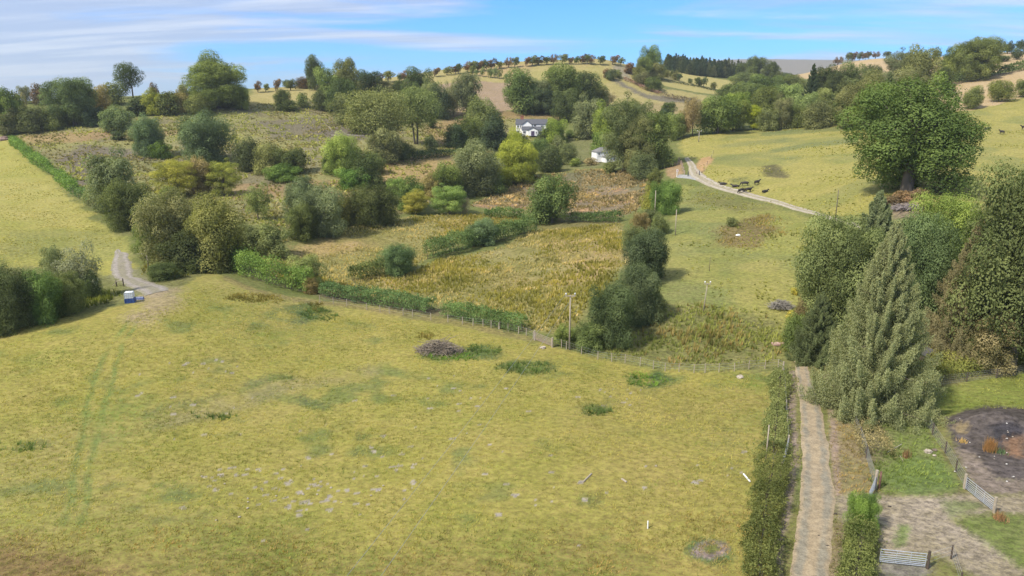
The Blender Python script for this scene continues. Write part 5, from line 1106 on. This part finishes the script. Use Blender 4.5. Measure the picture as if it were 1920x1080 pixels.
def gate(pa, pb, h, label, posts=(1, 1), mat=MAT_GALV, pmat=MAT_WOOD, bars=7, ph=1.4, pr=.10):
    A_, B_ = hits([pa[0], pb[0]], [pa[1], pb[1]]); o0 = Vector(A_[:3]); b = Vector(B_[:3])-o0; e = empty('field_gate', o0, label, 'gate'); L_ = b.length; dz = b.z; ang = math.atan2(b.y, b.x); u = Vector((math.cos(ang), math.sin(ang), dz/L_))
    m = MB(); lo = .18
    for z in [lo+(h-lo)*k for k in (0, .13, .27, .43, .60, .79, 1)][:bars]: m.tube([u*.12+Vector((0,0,z)), u*(L_-.12)+Vector((0,0,z))], .026, 6)
    for s in (.12, L_-.12): m.tube([u*s+Vector((0,0,lo)), u*s+Vector((0,0,h+.02))], .032, 6)
    for s in (.37, .66): m.tube([u*(L_*s)+Vector((0,0,lo)), u*(L_*s)+Vector((0,0,h))], .02, 6)
    m.build('bars', mat, e)
    MB().box(u*(L_-.06)+Vector((0,0,h*.6)), (.12,.05,.05), ang).build('latch', mat, e)
    for k, s in enumerate((0, L_)):
        if posts[k]: MB().tube([u*(s-.05+.1*k)+Vector((0,0,-.2)), u*(s-.05+.1*k)+Vector((0,0,ph))], [pr, pr*.92], 8).build('post', pmat, e)
    return e
MAT_RUST = noisy("rusty_steel", (.42,.30,.24), (.30,.22,.18), 8, .7, .1)
gate((1003,638), (1035,651), 1.15, 'old rusty field gate beside the tall power pole', mat=MAT_RUST, pr=.13)
gate((1477,842), (1464,892), 1.2, 'steel gate seen nearly end-on at the left edge of the lane')
gate((1640,917), (1627,947), 1.2, 'narrow-looking steel gate standing open beside the glossy round bush', posts=(1, 0), pr=.14, ph=1.75)
gate((1808,917), (1862,961), 1.15, 'steel gate standing askew in front of the burnt ground', pr=.12)
gate((1645,1056), (1737,1066), 1.15, 'wide steel gate at the bottom right, across the stony entrance', posts=(0, 1), pmat=MAT_DARKWOOD)
pole_thing(1648, 917, 884, 'short dark reddish post beside the pale gate post', 0, .10, cat='post', name='post', mat=noisy("red_post", (.20,.10,.07), (.10,.05,.04), 5, .8, .1))
# meter box on posts
mx_, my_, mz_, _ = hit(1705, 748); e = empty('meter_post', (mx_, my_, mz_), 'grey meter box fixed on pale posts at the paddock corner', 'meter box')
MB().tube([(-.32,0,-.2),(-.32,0,1.75)], .09, 8).build('post', MAT_WOOD, e); MB().tube([(.36,0,-.2),(.36,0,2.0)], .12, 8).build('post', MAT_WOOD, e); MB().tube([(.16,-.35,-.2),(.16,-.35,1.5)], .07, 8).build('post', MAT_DARKWOOD, e)
bx_ = MB().box((.0,-.12,1.45), (.62,.24,.72)).build('box', noisy("grey_box", (.50,.52,.54), (.42,.44,.46), 4, .5, 0), e); MB().box((.0,-.25,1.45), (.54,.025,.62)).build('lid', MAT_GALV, bx_)
# little dark hut with a pitched roof
ux, uy, uz, _ = hit(1748, 678); e = empty('kennel', (ux, uy, uz), 'small dark pitched-roof hut tucked under the spruces', 'hut', None, math.radians(14))
w = MB(); w.prism([(-1.0,0),(1.0,0),(1.0,.9),(0,1.5),(-1.0,.9)], .15, 2.4); w.build('wall', MAT_DARKWOOD, e); gable_roof(MB(), -1.0, 1.0, 0, 2.4, .93, 1.55, 'y', .06, .18).build('roof', noisy("felt", (.09,.085,.08), (.05,.05,.05), 5, .9, .1), e)
m = MB(); m.tube([(-1.25,-.22,.80),(0,-.22,1.62)], .06, 5); m.tube([(1.25,-.22,.80),(0,-.22,1.62)], .06, 5); m.build('bargeboard', MAT_WOOD, e); MB().box((0,.13,.42), (.8,.05,.8)).build('doorway', noisy("black", (.02,.02,.025), (.01,.01,.01), 3, .9, 0), e)
# white marker peg and fallen pipe
def stick(pa, pb, za, zb, r, mat, name, label, cat, n=8):
    A_, B_ = hits([pa[0], pb[0]], [pa[1], pb[1]]); o0 = Vector(A_[:3]); o = MB().tube([Vector((0,0,za)), Vector(B_[:3])-o0+Vector((0,0,zb))], r, n).build(name, mat, None, False, dict(label=label, category=cat)); o.location = o0; return o
stick((1214.5,991), (1214.2,990), -.1, .62, .05, MAT_WHITE, 'marker_peg', 'small white peg standing in the near pasture left of the bare ring', 'peg')
stick((1394,891), (1406,905), .12, .12, .075, MAT_WHITE, 'fallen_pipe', 'white pipe lying in the grass beside the lane hedge', 'pipe')
# timber and odd pieces
def twigs(m, o0, c, n, L, r, rr, flat=.35, dome=None, up=0):
    for i in range(n):
        a = rr.uniform(0, 2*math.pi); q = Vector(c); 
        if dome: u = rr.random()**.5; b = rr.uniform(0, 2*math.pi); q = q+Vector((dome[0]*u*math.cos(b), dome[1]*u*math.sin(b), dome[2]*(1-u*u)*rr.uniform(.2, 1)))
        l = L*rr.uniform(.4, 1.1); d = Vector((math.cos(a), math.sin(a), rr.uniform(-flat, flat)+up)).normalized(); k = Vector((rr.normal()*.12*l, rr.normal()*.12*l, rr.normal()*.08*l)); s = q-d*l/2; e_ = q+d*l/2
        s.z = max(s.z, .02); e_.z = max(e_.z, .02); mid = (s+e_)/2+k; mid.z = max(mid.z, .03); ra = r*rr.uniform(.5, 1.5); m.tube([s, mid, e_], [ra, ra*.8, ra*.35], 5, False)
rr = np.random.default_rng(5)
def pile(x, y, dome, n, L, r, label, mat=MAT_DEAD, seed=1, extra=None):
    p_ = hit(x, y); m = MB(); twigs(m, None, (0,0,.05), n, L, r, np.random.default_rng(seed), .35, dome)
    if extra:
        for pts, ra in extra: m.tube(pts, [ra, ra*.8, ra*.5, ra*.2][:len(pts)], 6, False)
    o = m.build('brush_pile', mat, None, True, dict(label=label, category='brush pile')); o.location = p_[:3]; return o
pile(822, 660, (2.9,1.6,1.6), 520, 2.5, .03, 'large heap of cut grey-purple branches in the near pasture', noisy("heap_twigs", (.29,.24,.18), (.16,.125,.09), 8, .9, .2), 2, [([(1.0,.3,1.2),(1.6,.2,1.9),(2.2,.1,2.1),(2.7,0,2.4)], .07), ([(.6,-.3,1.2),(1.8,-.2,1.3),(2.9,-.2,.6),(3.9,-.3,.15)], .07), ([(-.5,.1,1.4),(.8,.2,1.8),(1.5,.3,2.3),(1.8,.2,2.6)], .05)])
pile(1464, 577, (1.6,1.1,1.2), 360, 1.9, .03, 'smaller grey brush heap at the edge of the conifer stand', noisy("heap_grey", (.33,.30,.26), (.2,.18,.15), 8, .9, .2), 3, [([(-.8,-.4,.9),(-1.2,-.7,.4),(-1.4,-.9,.05)], .05)])
pile(1702, 392, (3.2,1.4,1.1), 240, 2.8, .04, 'tangle of fallen pale branches under the great spreading oak', MAT_DEAD, 4, [([(-1,-.5,.4),(-2.4,-1.6,.4),(-3.8,-2.8,.1)], .13), ([(1,-.5,.6),(-.5,-1.8,.6),(-2,-3.2,.1)], .11)])
for x, y, s, lab in [(1672,384,30,'rusty dead-leaved branch at the left side of the oak trunk'),(1690,378,34,'orange-brown dead branch below the oak trunk'),(1722,372,32,'brown dead foliage at the right side of the oak trunk')]:
    o = place('bshL', x, y, y-s*.6, s*1.0, (.20,.14,.075), lab, cat='dead branch', name='dead_branch')
# pale dead limbs on the bracken slope
p_ = hit(655, 258); m = MB(); s_ = p_[3]/F
for pts, ra in [([(-34,0,6),(-31,0,13),(-38,0,22)], .16), ([(-34,0,5),(-20,0,3),(-2,0,5),(14,0,4),(30,0,3)], .17), ([(-20,0,3),(-26,0,10)], .09), ([(22,0,4),(25,0,11),(23,0,15)], .08), ([(-2,0,5),(-12,0,11)], .07)]: m.tube([Vector((a*s_, b, c*s_*.9+.1)) for a, b, c in pts], ra, 6)
o = m.build('fallen_dead_tree', MAT_PALEBARK, None, True, dict(label='bleached fallen dead tree lying on the bracken slope', category='dead tree')); o.location = p_[:3]
# birch stem and rails by the gravel track
p_ = hit(278, 503); m = MB(); m.tube([(0,0,-.2),(.1,0,1.5),(-.2,0,3.4)], [.13,.11,.07], 7); m.tube([(-.15,0,2.5),(-.9,0,2.75),(-2,0,2.7)], [.05,.04,.02], 5); o = m.build('birch_stem', MAT_PALEBARK, None, True, dict(label='bare pale birch stem by the gravel track', category='tree stem')); o.location = p_[:3]
p_ = hit(232, 536); e = empty('rail_fence', p_[:3], 'broken wooden rail with two posts beside the gravel track', 'fence')
for x_, h_ in ((0, 1.25), (-1.15, .9)): MB().tube([(x_,0,-.2),(x_-.04,0,h_)], .10, 7).build('post', MAT_DARKWOOD, e)
MB().tube([(-.0,-.12,1.05),(-1.15,-.12,.75)], .05, 5).build('rail', MAT_WOOD, e); MB().tube([(-1.15,-.12,.7),(-1.75,-.12,.05)], .05, 5).build('rail', MAT_WOOD, e)
# water tank on a blue base, and the flattened drum beside it
MAT_BLUE = noisy("blue_plastic", (.035,.085,.27), (.02,.05,.17), 3, .45, .1); MAT_TANK = noisy("white_tank", (.74,.76,.77), (.60,.63,.66), 2.5, .5, .1)
p_ = hit(245, 567); e = empty('water_tank', p_[:3], 'white plastic water tank standing on a blue base at the brow of the pasture', 'water tank', None, .25)
m = MB(); m.box((0,0,.32), (1.35,1.1,.62)); [m.box((x_, -.56, .32), (.10,.05,.62)) for x_ in (-.6,-.2,.2,.6)]; m.box((.25,-.1,.66), (.9,.9,.06)); m.build('base', MAT_BLUE, e)
t_ = MB().prism([(-.55,.0),(.55,.0),(.60,.08),(.60,.80),(.52,.92),(-.52,.92),(-.60,.80),(-.60,.08)], -.5, .5, Matrix.Translation((-.06,0,.70))).build('tank', MAT_TANK, e); MB().tube([(-.06,0,1.61),(-.06,0,1.70)], .2, 12).build('cap', MAT_WHITE, t_)
m = MB(); [m.box((-.06, -.52, .78+k*.26), (1.22,.03,.035)) for k in range(4)]; [m.box((-.62+k*.28, -.52, 1.16), (.03,.03,.84)) for k in range(5)]; m.build('cage', MAT_GALV, e)
p_ = hit(262, 561); m = MB(); m.tube([(-.55,0,.16),(.55,.1,.16)], [.22,.22], 12); m.box((.1,-.2,.06), (1.2,.5,.1)); o = m.build('drum', noisy("blue_grey", (.16,.20,.33), (.09,.10,.20), 4, .6, 0), None, False, dict(label='blue-grey drum lying on its side beside the water tank', category='drum')); o.location = p_[:3]
# things on the farm track gateway
MAT_PAINTDK = noisy("dark_paint", (.05,.055,.07), (.03,.035,.05), 4, .6, 0)
for x, y, tp, lab, mt in [(1290,331,321,'dark post in the middle of the farm track gateway',MAT_PAINTDK),(1311,329,320,'dark post at the right side of the farm track gateway',MAT_PAINTDK),(1306,326,320,'short reddish post behind the right gateway post',MAT_RUST),(1316,324,320,'dark stump post at the foot of the bank by the gateway',MAT_DARKWOOD)]:
    pole_thing(x, y, tp, lab, 0, .14, cat='post', name='post', mat=mt)
p_ = hit(1269, 332); e = empty('sign_post', p_[:3], 'small white and red sign on a post at the farm track gateway', 'sign'); MB().tube([(0,0,-.2),(0,0,2.1)], .10, 8).build('post', MAT_WHITE, e); sg = MB().box((0,-.13,1.9), (.62,.06,.62)).build('board', MAT_WHITE, e); MB().box((0,-.17,1.86), (.4,.03,.18)).build('red_mark', noisy("red", (.5,.05,.04), (.4,.04,.03), 3, .5, 0), sg)
fence([(1283,328),(1281,321),(1279,315),(1277,309),(1273,303)], 1.35, 'dark reddish rail fence along the left of the farm track', pmat=MAT_RUST, r=.16, wires=(.45,.9), name='rail_fence', netmat=MAT_RUST)
o = MB().box((0,0,.12), (2.2,.9,.2), .1).build('board', noisy("pink_board", (.50,.33,.28), (.42,.27,.22), 3, .7, .1), None, False, dict(label='pinkish flat board lying in the rank grass by the lane', category='board')); o.location = hit(1463, 646)[:3]
# stones
def rock(x, y, s, label, mat, seed, cat='rock', group=None, n=1):
    r = np.random.default_rng(seed); m = MB()
    for k in range(n):
        off = (r.normal()*s*.7*(n > 1), r.normal()*s*.5*(n > 1), 0); v = []; f = []
        for i in range(5):
            for j in range(8):
                a = j*math.pi/4; b = -.3+i*.46; q = s*r.uniform(.75, 1.15)*(1 if n == 1 else r.uniform(.3, .7)); v.append((off[0]+q*math.cos(a)*math.cos(b), off[1]+q*math.sin(a)*math.cos(b)*.8, off[2]+q*.6*math.sin(b)+.05))
        for i in range(4):
            for j in range(8): f.append((i*8+j, i*8+(j+1) % 8, (i+1)*8+(j+1) % 8, (i+1)*8+j))
        f.append(tuple(32+j for j in range(8))); m.add(v, f)
    o = m.build('rock', mat, None, False, dict(label=label, category=cat, group=group)); o.location = hit(x, y)[:3]; return o
MAT_STONE = noisy("stone", (.46,.40,.32), (.28,.23,.18), 6, .9, .4); MAT_WSTONE = noisy("pale_stone", (.60,.58,.54), (.45,.42,.38), 6, .9, .3)
rock(1740, 848, .45, 'pale angular boulder in the weeds beside the mesh fence', MAT_STONE, 1); rock(1752, 845, .3, 'brownish stone right of the pale angular boulder', noisy("brown_stone", (.2,.15,.11), (.1,.08,.06), 6, .9, .3), 2)
rock(1752, 855, .18, 'small pale stone below the boulders by the mesh fence', MAT_STONE, 3); rock(7, 262, 2.2, 'reddish rock outcrop at the left end of the left field hedge', noisy("red_stone", (.26,.17,.14), (.16,.11,.09), 3, .9, .4), 4)
rock(1384, 462-20, .5, 'small white stone lying among the brown rushes below the far track', MAT_WHITE, 5); rock(1018, 653, .45, 'grey stone lying below the rusty field gate', MAT_STONE, 6); rock(1387, 708, .5, 'flat grey stone in front of the post and wire mesh fence', MAT_STONE, 7)
r5 = np.random.default_rng(9)
for i in range(22): rock(r5.uniform(1790, 1915), r5.uniform(785, 905), r5.uniform(.04, .10), 'small pale stone scattered on the burnt ground', MAT_WSTONE if i % 3 else MAT_STONE, 100+i, 'stone', 'pale stones on the burnt ground')
for i in range(14): rock(r5.normal(475+110*(i % 2), 60), r5.normal(915, 28), r5.uniform(.07, .13), 'small pale stone in the scatter across the near pasture', MAT_STONE, 200+i, 'stone', 'pale stones across the near pasture')
for (x, y, s, lab) in [(1567,964,.17,'black clod on the right edge of the lane opposite the round bush'),(1535,1005,.16,'dark dung heap in the middle of the lane'),(1526,1012,.13,'smaller dark dung lump left of the heap in the lane'),(1551,1024,.18,'brown flat clod near the right edge of the lane'),(1527,1060,.11,'dark lump on the lane near the bottom of the photo'),(1524,925,.09,'dark clod on the lane above the gateway'),(1668,950,.15,'dark damp clod in the stony gateway')]:
    o = rock(x, y, s, lab, noisy("dung", (.06,.045,.035), (.03,.025,.02), 8, .9, .2), 300+x, 'clod'); o.name = 'clod'; o.scale = (1, 1, .5)
# dead orange plant and stalks on the burnt ground
def stalks(x, y, n, h, sp, c, label, name='dead_plant', cat='plant', seed=1):
    r = np.random.default_rng(seed); X = r.normal(0, sp*.35, n); Y = r.normal(0, sp*.35, n); a = r.uniform(0, 6.28, n); hh = h*r.uniform(.4, 1, n); tx = X+np.cos(a)*sp*.25; ty = Y+np.sin(a)*sp*.25; w_ = .03
    V = np.stack([np.stack([X-w_, Y, X*0-.02], 1), np.stack([X+w_, Y, X*0-.02], 1), np.stack([tx, ty, hh], 1)], 1).reshape(-1, 3)
    o = new_obj(name, mesh_arrays(name, V, None, np.arange(len(V)).reshape(-1, 3), False, {"v": np.repeat(r.random(n), 3)}), MAT_LEAF, None, dict(label=label, category=cat)); o.color = (*c, 1); o.location = hit(x, y)[:3]
stalks(1856, 845, 260, 1.5, .7, (.26,.15,.06), 'upright orange dead dock plant standing on the burnt ground', seed=1)
stalks(1805, 829, 80, .5, .5, (.42,.30,.12), 'small yellow dry tuft on the burnt ground', seed=2); stalks(1874, 848, 120, .5, .8, (.09,.13,.06), 'grey-green weed right of the orange dead plant', 'weed', seed=3)
stalks(1875, 975, 120, .9, .6, (.28,.17,.09), 'brown dead dock beside the askew steel gate', seed=4); stalks(1700, 858, 60, 1.2, .5, (.20,.12,.06), 'brown dead stalk in the green strip', seed=5)
stick((1690,838), (1663,850), .3, .1, .03, MAT_PALEBARK, 'fallen_branch', 'long thin pale branch lying across the green strip', 'branch', 5); stick((1687,856), (1694,866), .1, .05, .03, MAT_WOOD, 'stake', 'short pale stake lying in the green strip', 'stake', 5)
stick((1093,905), (1109,889), .05, .05, .08, MAT_WOOD, 'fallen_branch', 'pale broken branch lying in the near pasture', 'branch', 6); stick((1166,899), (1175,905), .05, .05, .09, MAT_WOOD, 'fallen_branch', 'short pale log right of the broken branch in the near pasture', 'branch', 6)

# ------------------------------------------------------------------ cattle
def cow_mesh(name, pose):
    V = []; E = []; R = []
    def ch(pts, start=None):
        prev = start
        for p, r in pts:
            V.append(p); R.append(r); i = len(V)-1
            if prev is not None: E.append((prev, i))
            prev = i
        return prev
    lie = pose == 'lying'; zb = .42 if lie else 1.0
    pel = ch([((-.72,0,zb+.06), (.26,.27))]); mid = ch([((-.30,0,zb-.04), (.34,.36)), ((.15,0,zb-.06), (.34,.36))], pel); sh = ch([((.58,0,zb+.02), (.28,.33))], mid)
    nk = ch([((.88,0,zb+(.10 if pose != 'grazing' else -.12)), (.15,.20))], sh)
    if pose == 'grazing': hd = ch([((1.08,0,.52), (.12,.14)), ((1.18,0,.30), (.12,.13)), ((1.30,0,.12), (.07,.08))], nk); ear = 2
    else: hd = ch([((1.12,0,zb+.32), (.12,.14)), ((1.28,0,zb+.34), (.12,.13)), ((1.52,0,zb+.22), (.07,.08))], nk)
    for s in (-1, 1): ch([(tuple(np.array(V[hd-1])+np.array([-.06, s*.13, .10])), (.035,.05)), (tuple(np.array(V[hd-1])+np.array([-.08, s*.22, .08])), (.02,.03))], hd-1)
    ch([((-.96,0,zb+.12), (.05,.05)), ((-1.04,0,zb-.25), (.03,.03)), ((-1.03,0,max(zb-.62,.05)), (.045,.045))], pel)
    for s in (-1, 1):
        if lie: ch([((-.55,s*.30,.24), (.14,.14)), ((-.20,s*.42,.12), (.08,.08)), ((-.45,s*.46,.07), (.05,.05))], pel); ch([((.62,s*.24,.2), (.10,.10)), ((.85,s*.26,.08), (.06,.06)), ((.55,s*.26,.06), (.05,.05))], sh)
        else: ch([((-.74,s*.19,.72), (.13,.15)), ((-.64,s*.19,.50), (.075,.085)), ((-.80,s*.18,.34), (.055,.06)), ((-.76,s*.18,.05), (.05,.055))], pel); ch([((.56,s*.17,.66), (.10,.12)), ((.60,s*.17,.36), (.06,.065)), ((.58,s*.17,.05), (.05,.055))], sh)
    me = bpy.data.meshes.new(name); me.from_pydata(V, E, []); o = bpy.data.objects.new('tmp', me); col.objects.link(o)
    o.modifiers.new('s', 'SKIN'); bm_ = o.modifiers.new('u', 'SUBSURF'); bm_.levels = 1
    for i, r in enumerate(R): me.skin_vertices[0].data[i].radius = r
    me.skin_vertices[0].data[0].use_root = True
    dg = bpy.context.evaluated_depsgraph_get(); out_ = bpy.data.meshes.new_from_object(o.evaluated_get(dg)); bpy.data.objects.remove(o); out_.name = name
    for p in out_.polygons: p.use_smooth = True
    out_.materials.clear(); out_.materials.append(MAT_COW); return out_
MAT_COW = noisy("black_hide", (.035,.028,.025), (.018,.015,.014), 5, .75, .2)
CM = {}
for x, y, pose, rz, lab in [(1396,349,'grazing',170,'black cow grazing with its head to the left, behind the pair by the far track'),(1419,347,'standing',35,'black cow standing with head raised, farthest to the back of the herd'),(1434,361,'lying',30,'black cow lying down on the right of the herd'),
    (1390,362,'grazing',205,'left cow of the close pair grazing beside the far track'),(1403,361,'standing',20,'right cow of the close pair standing beside the far track'),(1356,346.5,'lying',165,'black cow lying at the left end of the herd by the track'),(1379,351,'lying',150,'small black calf lying behind the track edge'),
    (1851,246,'grazing',190,'black cow grazing left of the others high on the right-hand pasture'),(1878,252,'standing',95,'black cow seen end-on high on the right-hand pasture'),(1920,243,'standing',180,'black cow cut by the right edge high on the right-hand pasture')]:
    if pose not in CM: CM[pose] = cow_mesh('cow_'+pose, pose)
    o = new_obj('cow', CM[pose], None, None, dict(label=lab, category='cow', group='black cattle in the right-hand pasture')); p_ = hit(x, y); o.location = (p_[0], p_[1], p_[2]-.02); o.rotation_euler = (0, 0, math.radians(rz)); o.scale = (1.03,)*3 if x != 1378 else (.75,)*3
# ------------------------------------------------------------------ haze
hz = MB(); hz.box((200, 4200, 121), (14000, 9000, 290))
hm, nt, N, L, o = mk("haze"); pv = N.new("ShaderNodeVolumePrincipled"); pv.inputs["Color"].default_value = (.86, .92, 1, 1); pv.inputs["Density"].default_value = .00012; pv.inputs["Anisotropy"].default_value = .2
L.new(pv.outputs[0], o.inputs["Volume"])
HZ = hz.build("haze", hm, None, False, {"kind": "stuff", "label": "thin blue haze over the valley and far hills", "category": "haze"})
